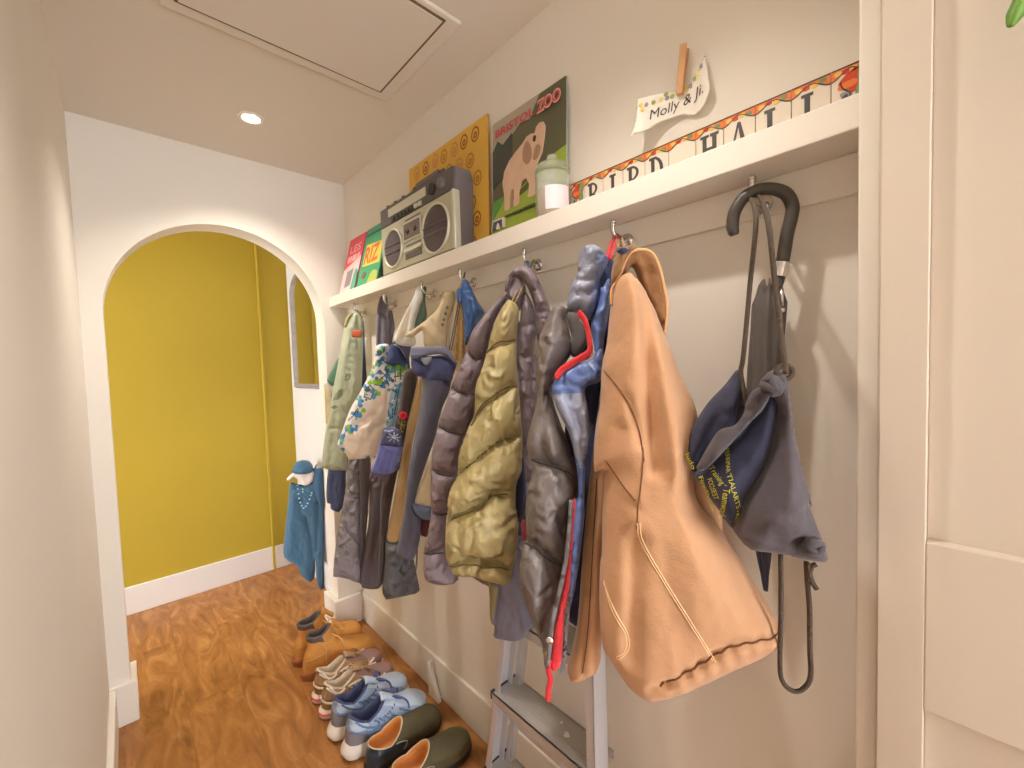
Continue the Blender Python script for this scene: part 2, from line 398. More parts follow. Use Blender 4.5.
# ---------------------------------------------- hooks
HOOKY = [2.058, 1.735, 1.419, 1.167, .858, .561, .266]
HOOKN = ['under the sage green jacket', 'under the pointed grey hood', 'under the white scarf', 'under the shiny blue bag', 'under the mauve padded jacket', 'under the tan work coat', 'with the umbrella handle']
def hook(y, where):
    z = 1.692; x = XR-.012
    t = thing('coat_hook', 'double chrome coat hook '+where, 'coat hook', (x, y, z), 'chrome hooks under the shelf')
    vs, fs = lathev([(0, .006), (.012, .006), (.017, .002), (.018, 0), (0, 0)], (x, y, z), V((-1, 0, 0)), 20); mesh('mounting_plate', vs, fs, CHR, t)
    up = crom([(x, y, z), (x-.02, y, z-.004), (x-.045, y, z-.002), (x-.058, y, z+.016), (x-.056, y, z+.032)], 5)
    vs, fs = merge(tubev(up, [.0055]*(len(up)-3)+[.006, .0075, .006], 8), lathev([(0, -.004), (.006, -.003), (.0075, .002), (.005, .007), (0, .009)], up[-1], V((0, 0, 1)), 12)); mesh('upper_prong', vs, fs, CHR, t)
    for sy in (-1,):
        dn = crom([(x-.008, y, z-.004), (x-.014, y, z-.02), (x-.028, y, z-.026), (x-.036, y, z-.014)], 5)
        vs, fs = tubev(dn, .004, 8); mesh('lower_prong', vs, fs, CHR, t)
for y, nme in zip(HOOKY, HOOKN): hook(y, nme)
def hpt(i): return V((XR-.05, HOOKY[i], 1.690))
def G(name, label, px, X, cat='jacket'):
    return thing(name, label, cat, at(px[0], px[1], 0, X), None)
def loop(parent, i, pts, m, r=.0025, name='hanging_loop'):
    """a strap over hook i down to the given world points"""
    h = hpt(i); tube(name, crom([pts[0]]+[h+V((-.006, .004, .004)), h+V((-.006, -.004, .004))]+[pts[1]], 5), r, m, parent)

# shared cloths
NAVY = cloth('navy_cloth', (72, 80, 112)); SLATE = cloth('slate_cloth', (104, 106, 126)); 
DGREY = cloth('charcoal_cloth', (92, 86, 90)); CREAM = cloth('cream_cloth', (212, 194, 158))

# ============================================== hook 1
navycoat = G('navy_coat', 'navy blue coat hanging mostly hidden behind the sage green child jacket', (350, 400), .86)
pl = Plane((355, 400), .87, 58)
Panel('body', NAVY, [(364.8, 319), (368, 326), (372.6, 356), (371, 375), (364, 392), (356, 430), (351, 470), (346, 472), (346, 500), (340, 511), (337, 512), (331, 509), (330, 504), (326.5, 500), (328, 471), (338, 420), (350, 380), (358, 330)], pl, navycoat, T=.015, R=.03, off=-.02, res=.01)
sage = G('sage_jacket', 'sage green child jacket with an orange sleeve patch on the hook nearest the arch', (345, 400), .82)
SG = cloth('sage_cloth', (178, 186, 160), bscale=14, var=.07); SGD = cloth('sage_dark_print', (132, 146, 118)); ORG = cloth('orange_patch', (198, 102, 70)); DKG = cloth('deep_green_lining', (88, 128, 104))
pl = Plane((350, 400), .82, 62)
a = Panel('lining', DKG, Z(316, 296, 7.68, (185, 460), (95, 620), (88, 655), (132, 690), (200, 600)), pl, sage, T=.01, R=.02, off=-.005)
Panel('sleeve_lining', cloth('pale_beige_lining', (206, 186, 150)), Z(316, 376, 7.68, (62, 80), (70, 260), (80, 370), (120, 300), (125, 150), (85, 70), (70, 60)), pl, sage, T=.01, R=.02, off=-.005)
s1 = Panel('body', SG, Z(316, 296, 7.68, (282, 130), (310, 120), (340, 125), (362, 200), (362, 330), (358, 480), (352, 690), (335, 760))+Z(316, 376, 7.68, (330, 130), (262, 300), (235, 430), (240, 590), (238, 725), (236, 728), (130, 722), (46, 706), (44, 700), (55, 560), (80, 380), (115, 180), (150, 0))+Z(316, 296, 7.68, (175, 480), (208, 290), (215, 230), (245, 155)), pl, sage, T=.035, R=.06, off=.01, res=.008, wr=.006, wf=(10, 3),
  folds=[(Z(316, 376, 7.68, (80, 400), (215, 402)), -.006, .006), (Z(316, 296, 7.68, (330, 150), (335, 640)), -.012, .012), (Z(316, 296, 7.68, (250, 250), (190, 700)), .008, .02), (Z(316, 376, 7.68, (140, 300), (110, 690)), -.006, .015)],
  mats=[SGD, ORG], paint=[(Z(316, 376, 7.68, (125, 190), (155, 130), (180, 105), (206, 140), (200, 160), (165, 182)), 1), (Z(316, 376, 7.68, (115, 240), (150, 220), (175, 240), (140, 255)), 1), (Z(316, 296, 7.68, (160, 740), (200, 715), (205, 760), (170, 768)), 1)],
  line_paint=[(Z(316, 296, 7.68, (235, 605), (262, 600), (255, 640), (228, 650), (235, 605)), .004, 1)])
Panel('sleeve_patch', ORG, Z(316, 296, 7.68, (272, 262), (272, 262), (350, 262), (350, 262), (355, 318), (355, 318), (276, 318), (276, 318)), Plane((356, 337), .80, 62), sage, T=.002, R=.004, off=.026, back=.5, wr=0, res=.006)
Panel('collar', cloth('sage_collar', (170, 160, 110)), Z(316, 296, 7.68, (215, 240), (225, 185), (250, 140), (275, 125), (285, 145), (262, 180), (240, 240)), pl, sage, T=.015, R=.02, off=.03, res=.006)
loop(sage, 0, [s1.surf(Z(316, 296, 7.68, (300, 140))[0], -.02), s1.surf(Z(316, 296, 7.68, (325, 140))[0], -.02)], DKG)

# ============================================== hook 2
quilt = G('quilted_coat', 'grey diamond quilted coat with a pointed hood behind the floral ski jacket', (370, 450), .84)
QG = nylon('grey_quilt', (140, 136, 144), .5); QD = cloth('plum_grey_cloth', (104, 94, 100)); QH = cloth('hood_grey', (108, 104, 118)); 
pl = Plane((372, 420), .84, 55)
h2 = Panel('hood', QH, Z(316, 296, 7.68, (500, -5), (475, 70), (464, 200), (460, 400), (465, 480), (570, 480), (590, 345), (640, 240), (610, 150), (575, 70), (562, 30), (540, 45), (520, 20)), pl, quilt, T=.03, R=.05, res=.008, folds=[(Z(316, 296, 7.68, (520, 10), (500, 120), (490, 380)), -.012, .010), (Z(316, 296, 7.68, (500, 130), (560, 150), (565, 380)), -.01, .01), (Z(316, 296, 7.68, (570, 60), (600, 200), (600, 260)), .008, .01)])
Panel('sleeve', cloth('plum_sleeve', (98, 90, 96)), Z(320, 440, 7.68, (385, 250), (395, 310), (440, 300), (490, 330), (490, 500), (505, 700))+Z(325, 510, 6.4, (388, 120), (388, 300), (385, 450), (365, 475), (340, 500), (250, 496), (232, 470), (222, 430), (245, 250), (262, 170), (280, 60)), pl, quilt, T=.035, R=.05, off=-.01, res=.009, folds=[(Z(320, 440, 7.68, (440, 320), (420, 700)), .006, .02), (Z(325, 510, 6.4, (330, 60), (300, 480)), -.006, .015)])
ql = []
for k in range(4): ql += [Z(320, 440, 7.68, (190, 250+k*165), (310, 80+k*165)), Z(320, 440, 7.68, (170, 150+k*165), (320, 330+k*165))]
qb = Panel('body', QG, Z(320, 440, 7.68, (235, 100), (215, 150), (205, 300), (185, 440), (150, 640))+Z(325, 510, 6.4, (90, 100), (72, 200), (60, 300), (52, 410), (60, 425), (90, 428), (150, 440), (225, 465), (232, 420), (228, 300), (226, 100))+Z(320, 440, 7.68, (312, 440), (310, 140), (300, 100)), pl, quilt, T=.032, R=.05, off=.005, res=.007, seams=ql, sw=.035, sd=.65, pucker=.004, wr=.003)
qb.quilt_lines(ql, cloth('quilt_thread', (74, 70, 76)), .0014)
Panel('placket', cloth('dark_plum_placket', (88, 78, 84)), Z(320, 440, 7.68, (308, 110), (306, 450), (308, 768))+Z(325, 510, 6.4, (225, 180), (226, 420), (232, 430), (242, 300), (262, 160), (275, 20))+Z(320, 440, 7.68, (370, 500), (385, 330), (385, 120)), pl, quilt, T=.02, R=.03, off=.012, res=.008)
loop(quilt, 1, [h2.surf((383, 300), -.02), h2.surf((387, 304), -.02)], QD)

# ============================================== floral ski jacket, hook 2-3
flor = G('floral_ski_jacket', 'white child ski jacket printed with blue and green flowers, navy collar turned out', (370, 400), .76)
FW = cloth('white_print_cloth', (226, 222, 218), bscale=16); FB = cloth('blue_flower', (74, 146, 196)); FG = cloth('green_flower', (136, 190, 52)); FC = cloth('cream_lining', (228, 212, 196), bscale=12); FK = cloth('print_line', (70, 92, 110)); FL = cloth('pale_blue_print', (150, 184, 210))
pl = Plane((370, 400), .76, 55)
rnd = random.Random(3)
body = Z(316, 296, 7.68, (460, 385), (560, 375), (545, 500), (555, 520), (690, 520), (700, 640), (672, 768))+Z(316, 376, 7.68, (640, 230), (605, 380), (560, 395), (520, 420), (480, 560), (460, 622), (455, 628), (260, 642), (250, 640), (235, 600), (180, 545), (165, 520), (185, 470), (215, 380), (270, 240), (350, 110))+Z(316, 296, 7.68, (330, 750), (410, 600), (450, 470))
creamr = Z(316, 376, 7.68, (548, 60), (430, 200), (345, 300), (305, 420), (230, 450), (205, 500), (215, 560), (235, 600), (260, 645), (460, 625), (480, 560), (515, 430), (540, 320), (556, 200), (552, 100))
bluer = Z(316, 376, 7.68, (590, 60), (695, 60), (640, 230), (600, 385), (535, 400), (545, 300), (565, 180))
pa = [(creamr, 4), (bluer, 5)]; lp = []
def blob(cx, cy, r, k, n=9):
    pa.append(([(cx+r*(.7+.5*rnd.random())*math.cos(2*PI*i/n), cy+r*(.7+.5*rnd.random())*math.sin(2*PI*i/n)) for i in range(n)], k))
for x, y, r, k in [(515, 400, 5, 1), (480, 430, 2.5, 1), (480, 520, 6, 1), (545, 560, 5, 1), (470, 660, 7, 2), (540, 660, 4, 1), (400, 720, 4, 2), (560, 720, 3, 1), (600, 570, 5, 2), (660, 560, 6, 2), (640, 600, 4, 2), (430, 590, 3, 1), (590, 650, 3, 3), (650, 680, 4, 1), (620, 730, 5, 1), (680, 650, 2, 3)]: blob(316+x/7.68, 296+y/7.68, r*.62, k)
for x, y, r, k in [(345, 190, 4.5, 1), (340, 160, 3, 1), (300, 295, 3.5, 2), (320, 275, 2, 3), (245, 400, 6, 1), (265, 385, 3, 1), (195, 510, 4, 1), (190, 480, 2.5, 1), (310, 330, 2, 2), (440, 130, 2.5, 1), (385, 140, 2.5, 2)]: blob(316+x/7.68, 376+y/7.68, r*.62, k)
for q in [((440, 560), (500, 480), (545, 520)), ((460, 600), (490, 570), (530, 610), (490, 640)), ((390, 700), (420, 690), (450, 720), (430, 760)), ((600, 620), (700, 610)), ((610, 520), (612, 660)), ((655, 520), (650, 640)), ((450, 680), (500, 690), (520, 660)), ((560, 560), (540, 640), (560, 690))]: lp.append((Z(316, 296, 7.68, *q), .0022, 3))
for q in [((380, 100), (370, 160), (420, 180), (440, 130)), ((250, 340), (290, 300), (320, 250)), ((215, 470), (225, 430)), ((575, 100), (620, 130), (600, 180)), ((560, 210), (590, 220), (570, 240)), ((555, 260), (560, 310)), ((590, 260), (585, 320)), ((640, 80), (620, 200), (600, 300))]: lp.append((Z(316, 376, 7.68, *q), .0022, 3))
cnd = 0
while cnd < 95:
    x_, y_ = rnd.uniform(338, 410), rnd.uniform(344, 462); A_ = np.array([[x_, y_]])
    if pip(A_, body)[0] and not pip(A_, creamr)[0]:
        cnd += 1
        if pip(A_, bluer)[0]: blob(x_, y_, rnd.uniform(.8, 2.0), rnd.choice([1, 3, 1, 0]))
        else: blob(x_, y_, rnd.uniform(1.3, 3.3), rnd.choice([1, 1, 2, 3, 2, 1]))
f1 = Panel('body', FW, body, pl, flor, T=.04, R=.055, off=.0, res=.004, wr=.005, wf=(8, 4), mats=[FB, FG, FK, FC, FL], paint=pa, line_paint=lp,
  folds=[(Z(316, 376, 7.68, (555, 60), (545, 200), (520, 400)), -.016, .012), (Z(316, 376, 7.68, (480, 230), (400, 330), (340, 360)), -.012, .016), (Z(316, 376, 7.68, (500, 380), (420, 440), (330, 600)), -.012, .014), (Z(316, 376, 7.68, (440, 260), (360, 450), (330, 470)), .008, .02), (Z(316, 296, 7.68, (700, 600), (670, 768)), .008, .01)])
FN = cloth('navy_collar', (86, 90, 130)); FNI = cloth('navy_collar_inside', (64, 76, 124))
Panel('collar_lining', FNI, Z(316, 296, 7.68, (566, 390), (590, 370), (640, 400), (690, 480), (700, 525), (620, 525), (540, 520), (552, 450)), pl, flor, T=.02, R=.04, off=.028, res=.007)
Panel('collar', FN, Z(316, 296, 7.68, (562, 385), (600, 345), (640, 312), (700, 303), (736, 320), (738, 370), (718, 470), (722, 560), (700, 620), (698, 530), (680, 460), (640, 400), (600, 368)), pl, flor, T=.04, R=.04, off=.034, res=.007, folds=[(Z(316, 296, 7.68, (640, 340), (690, 400), (705, 500)), -.008, .008)])
loop(flor, 1, [f1.surf(Z(316, 296, 7.68, (545, 400))[0], -.04), f1.surf(Z(316, 296, 7.68, (555, 400))[0], -.04)], QD, .002)

# ============================================== white and green scarf, hook 3
scarf = G('scarf', 'pale white scarf with a green stripe side hanging in folds above the navy collars', (420, 310), .84, 'scarf')
pl = Plane((418, 320), .85, 52)
sc1 = Panel('scarf_cloth', cloth('white_scarf', (214, 216, 212)), Z(380, 270, 6.4, (238, 108), (274, 112), (276, 180), (250, 250), (220, 370), (225, 480), (120, 480), (92, 440), (130, 340), (180, 240), (215, 170)), pl, scarf, T=.028, R=.04, res=.007, mats=[cloth('cream_stripe', (220, 206, 178))], paint=[(Z(380, 270, 6.4, (190, 240), (130, 360), (100, 440), (140, 430), (180, 330), (205, 240)), 1)], folds=[(Z(380, 270, 6.4, (245, 130), (190, 260), (140, 440)), -.012, .01), (Z(380, 270, 6.4, (255, 130), (215, 280), (180, 440)), .008, .01)])
Panel('green_end', cloth('green_scarf', (98, 124, 112)), Z(380, 270, 6.4, (276, 112), (298, 112), (290, 200), (302, 290), (280, 340), (215, 400), (222, 350), (255, 240), (272, 180)), pl, scarf, T=.02, R=.03, off=-.012, res=.007, folds=[(Z(380, 270, 6.4, (285, 130), (262, 250), (240, 360)), -.008, .008)])
loop(scarf, 2, [sc1.surf((417.5, 289), -.02), sc1.surf((422, 289), -.02)], DKG)

# ============================================== dark embroidered jacket
emb = G('embroidered_jacket', 'narrow black jacket front with a red flower embroidered beside a knitted glove', (402, 420), .78)
pl = Plane((400, 430), .80, 50)
e1 = Panel('body', cloth('black_cloth', (70, 60, 58)), Z(380, 380, 7.68, (190, -60), (290, -60), (250, 200), (200, 420), (170, 650))+Z(380, 470, 5.486, (100, 0), (60, 200), (38, 380), (25, 560), (5, 620), (-8, 560), (0, 300), (10, 100))+Z(380, 380, 7.68, (90, 640), (120, 420), (110, 330), (150, 200)), pl, emb, T=.03, R=.04, res=.008,
  mats=[cloth('olive_embroidery', (150, 140, 62))], line_paint=[(Z(316, 376, 7.68, *q), .0022, 1) for q in [((660, 345), (650, 400), (665, 430)), ((680, 345), (675, 400)), ((630, 340), (640, 370), (690, 380), (700, 345))]])
RF = cloth('red_embroidery', (222, 44, 58))
fv = []
for k in range(6):
    c = (403.2+2.5*math.cos(k*PI/3+.3), 415.6+2.5*math.sin(k*PI/3+.3)); p3 = e1.surf(c, .002)
    fv.append(lathev([(.0, .005), (.005, .004), (.0075, .0015), (.008, -.003)], p3, pl.n, 10))
vs, fs = merge(*fv); mesh('red_flower', vs, fs, RF, emb)

# ============================================== knitted glove
glove = G('knitted_glove', 'blue violet knitted glove with a patterned cuff hanging beside the red flower', (390, 460), .74, 'glove')
GL = mat('violet_knit', (112, 116, 184), .9, .5, 120, .1, 30, sheen=.3); GD = mat('slate_knit', (86, 92, 124), .9, .5, 120, .12, 30); GF = mat('plum_knit', (108, 96, 112), .9, .5, 120, .1, 30)
pl = Plane((390, 460), .72, 50)
g1 = Panel('palm', GL, Z(316, 376, 7.68, (500, 500), (660, 530), (655, 600))+Z(320, 440, 7.68, (610, 170), (580, 235), (520, 262), (470, 265), (395, 235), (430, 140), (450, 60)), pl, glove, T=.025, R=.03, off=.01, res=.005, folds=[(Z(320, 440, 7.68, (520, 100), (470, 250)), -.008, .007), (Z(320, 440, 7.68, (560, 110), (520, 250)), -.008, .007), (Z(320, 440, 7.68, (480, 80), (430, 220)), -.005, .007)])
for q in [((395, 220), (380, 300), (395, 310), (430, 250)), ((425, 230), (405, 300), (430, 320), (465, 255)), ((455, 235), (440, 320), (470, 335), (500, 258)), ((495, 240), (480, 325), (500, 320), (530, 255)), ((600, 130), (615, 200), (600, 235), (575, 190))]:
    Panel('finger', GF, Z(320, 440, 7.68, *q), pl, glove, T=.014, R=.012, off=.01, res=.004, wr=.001)
Panel('cuff', GD, Z(316, 376, 7.68, (524, 398), (600, 398), (648, 425), (668, 520), (655, 545), (500, 535), (490, 520), (505, 460)), pl, glove, T=.026, R=.03, off=.014, res=.0045, mats=[mat('knit_white', (178, 184, 206), .9, .4, 120)], line_paint=[(Z(316, 376, 7.68, *q), .0016, 1) for q in [((530, 420), (560, 425), (590, 415)), ((560, 440), (640, 500)), ((640, 440), (560, 500)), ((600, 430), (600, 510)), ((550, 470), (650, 470))]])
tube('hanging_loop', [pl.pt(*pl.uv((393, 429)), .02), e1.surf((401, 416), .004), e1.surf((402, 408), -.01)], .0016, GD, glove, n=5)

# ============================================== cream and charcoal jacket (hook 3/4)
crm = G('cream_jacket', 'cream button-collar jacket with tan front and a charcoal hem', (420, 320), .82)
CT = cloth('tan_lining', (186, 156, 108)); CD = nylon('charcoal_shell', (88, 90, 94), .5); CS = cloth('cream_stripe_cloth', (232, 208, 160))
pl = Plane((425, 330), .82, 48)
c0 = Panel('stripe_lining', CS, Z(380, 270, 6.4, (478, 130), (492, 190), (520, 205), (545, 400), (548, 480), (542, 640), (480, 640), (440, 500), (436, 400), (455, 300), (468, 200)), pl, crm, T=.02, R=.03, off=-.005, res=.007, mats=[cloth('golden_stripe', (206, 160, 84)), cloth('pale_stripe', (224, 212, 186))], folds=[(Z(380, 270, 6.4, (505, 220), (490, 560)), -.01, .007), (Z(380, 270, 6.4, (480, 280), (460, 500)), .006, .007)], line_paint=[(Z(380, 270, 6.4, (510, 215), (495, 570)), .006, 1), (Z(380, 270, 6.4, (462, 280), (445, 500)), .008, 2), (Z(380, 270, 6.4, (535, 330), (535, 560)), .004, 1)])
c1 = Panel('collar', CREAM, Z(380, 270, 6.4, (380, 165), (400, 142), (470, 134), (482, 190), (452, 290), (432, 350), (420, 510), (340, 520), (282, 485), (272, 390), (210, 430), (150, 425), (200, 390), (330, 290), (385, 215)), pl, crm, T=.035, R=.05, off=.01, res=.007, mats=[cloth('dark_cream_edge', (150, 112, 80))], line_paint=[(Z(380, 270, 6.4, (378, 165), (382, 200), (400, 150)), .006, 1)],
  folds=[(Z(380, 270, 6.4, (330, 320), (360, 380), (400, 420)), -.012, .008), (Z(380, 270, 6.4, (385, 220), (370, 300), (350, 420)), .008, .012), (Z(380, 270, 6.4, (290, 370), (400, 480)), .006, .012)])
bt = [lathev([(0, .003), (.004, .0028), (.0052, .001), (.0052, -.002)], c1.surf(p, .001), pl.n, 12) for p in Z(380, 270, 6.4, (430, 240), (420, 280), (408, 318), (400, 350))]
for v_ in bt: mesh('button', v_[0], v_[1], mat('grey_button', (120, 122, 124), .4), crm)
pl2 = Plane((400, 480), .80, 48)
Panel('tan_front', CT, Z(380, 380, 7.68, (300, -40), (325, 20), (300, 240), (270, 390), (240, 560))+Z(380, 470, 5.486, (130, 230), (105, 385), (38, 380), (60, 250), (100, 20))+Z(380, 380, 7.68, (190, 450), (215, 300), (255, 150)), pl2, crm, T=.016, R=.02, off=.03, res=.008)
Panel('hem', CD, Z(325, 510, 6.4, (385, 170), (390, 180), (470, 186), (495, 180), (540, 200), (572, 340), (602, 490), (600, 520), (560, 535), (400, 566), (390, 560), (368, 515), (372, 440), (382, 300)), pl2, crm, T=.035, R=.05, off=.02, res=.008, wr=.008, folds=[(Z(325, 510, 6.4, (430, 200), (420, 520)), .008, .02), (Z(325, 510, 6.4, (420, 480), (395, 530)), .008, .012)])
loop(crm, 3, [c1.surf((455, 294), -.03), c1.surf((457, 296), -.03)], CT, .002)

# ============================================== blue bag
bag = G('blue_bag', 'shiny blue plastic carrier bag hanging by its gathered top', (470, 310), .82, 'bag')
BB = mat('blue_plastic', (46, 88, 146), .25, .5, 30, .1, 12, spec=.6); pl = Plane((470, 315), .83, 46)
b1 = Panel('sack', BB, Z(380, 270, 6.4, (532, 58), (560, 68), (585, 110), (600, 150), (635, 215), (668, 275), (630, 340), (580, 440), (548, 480), (540, 400), (532, 300), (520, 215), (512, 150), (520, 100)), pl, bag, T=.035, R=.04, res=.0065, wr=.010, wf=(16, 5), folds=[(Z(380, 270, 6.4, (545, 80), (575, 200), (570, 400)), -.012, .008), (Z(380, 270, 6.4, (555, 90), (620, 250)), .01, .010), (Z(380, 270, 6.4, (535, 140), (600, 130)), -.01, .006), (Z(380, 270, 6.4, (560, 160), (600, 320), (580, 420)), .009, .010)])
Panel('handle_strap', cloth('blue_grey_strap', (84, 104, 140)), Z(380, 270, 6.4, (490, 125), (520, 118), (530, 150), (522, 215), (495, 205), (485, 165)), pl, bag, T=.012, R=.015, off=.012, res=.006)
loop(bag, 3, [b1.surf((464, 282), -.01), b1.surf((467.5, 283), -.01)], BB, .004, 'knotted_handle')

# ============================================== navy and slate jacket with turned collar
nav = G('slate_jacket', 'slate blue jacket with a wide navy collar folded open beside the mauve padded sleeve', (425, 400), .74)
NC = cloth('navy_fleece', (74, 80, 122), bscale=60); NB = cloth('slate_shell', (92, 92, 110)); NL = cloth('grey_blue_collar_edge', (122, 126, 148)); 
pl = Plane((425, 400), .73, 46)
n1 = Panel('body', NB, Z(380, 380, 7.68, (335, -40), (545, -40), (545, 20), (525, 110), (470, 240), (420, 450), (340, 680))+Z(380, 470, 5.486, (190, 180), (225, 250), (226, 300), (215, 400), (190, 480), (170, 492), (120, 478), (94, 440), (115, 330), (140, 160), (150, 60))+Z(380, 380, 7.68, (240, 560), (272, 390), (300, 240), (325, 60)), pl, nav, T=.035, R=.05, res=.0085, wr=.006, folds=[(Z(380, 380, 7.68, (420, 40), (370, 300), (280, 600)), .012, .025), (Z(380, 470, 5.486, (150, 180), (175, 300), (150, 460)), -.007, .01), (Z(380, 470, 5.486, (200, 200), (200, 460)), -.006, .008)])
Panel('inner_facing', CREAM, Z(380, 380, 7.68, (420, 490), (405, 560), (395, 700))+Z(380, 470, 5.486, (284, 60), (286, 200), (240, 200), (184, 186), (205, 120), (250, 10)), pl, nav, T=.012, R=.02, off=-.01, res=.008)
Panel('cuff', cloth('blue_grey_cuff', (98, 106, 132)), Z(380, 470, 5.486, (178, 182), (230, 196), (286, 205), (284, 270), (250, 272), (222, 260), (190, 230)), pl, nav, T=.02, R=.02, off=.01, res=.007)
Panel('maroon_lining', cloth('maroon_lining', (92, 44, 58)), Z(380, 470, 5.486, (226, 255), (282, 265), (262, 360), (235, 362), (222, 345)), pl, nav, T=.012, R=.02, off=-.012, res=.008)
tube('drawcord', [n1.surf(p, .004) for p in Z(380, 470, 5.486, (205, 420), (214, 480), (210, 528))], .003, DGREY, nav, n=5)
Panel('collar_inside', NC, Z(380, 270, 6.4, (200, 560), (255, 555), (320, 550), (400, 545), (450, 560), (490, 600), (470, 670), (440, 725), (380, 715), (285, 730), (290, 690), (240, 680), (205, 640)), pl, nav, T=.03, R=.05, off=.02, res=.0075, folds=[(Z(380, 270, 6.4, (270, 570), (300, 640), (290, 700)), -.014, .012), (Z(380, 270, 6.4, (380, 570), (360, 700)), .006, .015)])
Panel('collar', NL, Z(380, 270, 6.4, (196, 520), (205, 495), (290, 492), (400, 486), (440, 505), (475, 560), (497, 605), (470, 590), (430, 555), (380, 540), (320, 545), (260, 562), (198, 562)), pl, nav, T=.022, R=.02, off=.045, res=.006, folds=[(Z(380, 270, 6.4, (210, 525), (300, 520), (400, 515), (450, 545)), -.006, .004)])
Panel('zip_flap', cloth('pale_flap', (142, 146, 160)), Z(380, 270, 6.4, (262, 560), (330, 555), (322, 600), (290, 612), (270, 590)), pl, nav, T=.008, R=.01, off=.05, res=.006)
loop(nav, 3, [n1.surf((446, 350), -.10), n1.surf((448, 350), -.10)], NB, .002)

# ============================================== mauve padded jacket (hook 5)
mauve = G('mauve_puffer', 'mauve grey padded down jacket behind the olive gold one, arched hood over the hook', (500, 400), .74)
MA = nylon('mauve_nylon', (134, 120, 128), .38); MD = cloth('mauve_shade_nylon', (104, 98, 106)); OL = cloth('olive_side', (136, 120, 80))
pl = Plane((500, 350), .78, 42)
z8 = lambda *p: Z(420, 250, 5.486, *p); a1 = lambda *p: Z(420, 380, 5.486, *p); a2 = lambda *p: Z(420, 500, 5.486, *p)
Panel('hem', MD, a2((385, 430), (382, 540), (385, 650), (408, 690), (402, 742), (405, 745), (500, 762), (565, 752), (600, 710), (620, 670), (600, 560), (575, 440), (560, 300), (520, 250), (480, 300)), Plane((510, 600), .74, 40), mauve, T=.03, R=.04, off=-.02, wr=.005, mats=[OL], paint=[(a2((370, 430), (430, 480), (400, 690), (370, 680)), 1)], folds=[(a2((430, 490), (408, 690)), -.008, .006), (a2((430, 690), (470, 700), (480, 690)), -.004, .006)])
mr_ = Panel('right_sleeve', MA, z8((575, 230), (600, 262), (628, 330), (640, 430), (625, 560), (618, 620))+a1((610, 140), (612, 200), (590, 300), (570, 340), (545, 280), (545, 120))+z8((542, 560), (545, 450), (555, 320)), pl, mauve, T=.038, R=.035, seams=[z8((535, 570), (580, 590), (640, 540)), z8((540, 430), (640, 400))], sw=.045, sd=.6, pucker=.005, wr=.003, off=-.005)
hood = Panel('hood', MA, z8((466, 225), (468, 185), (485, 140), (535, 92), (590, 92), (632, 130), (668, 200), (700, 280), (722, 360), (718, 440), (690, 490), (650, 505), (636, 440), (630, 330), (605, 240), (575, 180), (545, 155), (505, 155), (478, 225)), pl, mauve, T=.045, R=.035, off=.02, seams=[z8((545, 85), (555, 160)), z8((610, 230), (680, 215)), z8((630, 350), (720, 340))], sw=.035, sd=.45, pucker=.006, wr=.005, wf=(12, 5))
Panel('hood_inside', MA, z8((462, 300), (480, 220), (510, 155), (545, 145), (578, 200), (575, 260), (548, 335), (520, 310)), pl, mauve, T=.03, R=.04, off=.0, wr=.005)
Panel('under_panel', MA, [(522, 362), (534, 355), (540, 372), (537, 400), (534, 425), (529, 445), (524, 440), (521, 405)], pl, mauve, T=.025, R=.03, off=-.035, wr=.004)
Panel('body', MA, [(486, 330), (505, 310), (522, 325), (532, 352), (540, 400), (542, 470), (540, 540), (532, 590), (505, 592), (470, 574), (455, 545), (456, 480), (462, 420), (472, 365)], pl, mauve, T=.035, R=.05, off=-.055, wr=.004, seams=[[(445, y+14), (500, y), (550, y+6)] for y in (370, 425, 480, 535)], sw=.05, sd=.5, pucker=.005)
ls_ = Panel('left_sleeve', MA, z8((455, 245), (480, 262), (440, 330), (405, 400), (378, 480), (352, 600), (330, 700))+a1((320, 20), (300, 80), (270, 210), (240, 300), (212, 400), (202, 530), (165, 610), (158, 740))+a2((150, 60), (140, 170), (147, 320), (190, 380), (212, 436), (205, 440), (130, 452), (60, 437), (55, 432), (28, 400), (22, 280), (45, 180), (62, 60))+a1((62, 620), (68, 400), (100, 250), (140, 130))+z8((175, 740), (225, 630), (262, 530), (290, 440), (380, 330)), pl, mauve, T=.055, R=.045, off=.015, res=.0055,
  seams=(lsm := [z8((262, 560), (300, 600), (345, 590)), a1((165, 40), (225, 72), (310, 78)), a1((95, 240), (160, 288), (250, 300)), a1((60, 480), (130, 522), (215, 530)), a1((50, 715), (110, 740), (170, 735)), a2((10, 290), (80, 296), (150, 285))]), sw=.045, sd=.72, pucker=.008, wr=.003, wf=(9, 4))
ls_.quilt_lines(lsm, cloth('mauve_seam', (78, 66, 74)))
h5 = hpt(4); tube('hanging_loop', crom([hood.surf((523, 268), -.02), h5+V((-.006, .004, .004)), h5+V((-.006, -.004, .004)), hood.surf((529, 267), -.02)], 5), .0035, cloth('blue_loop', (70, 90, 120)), mauve)

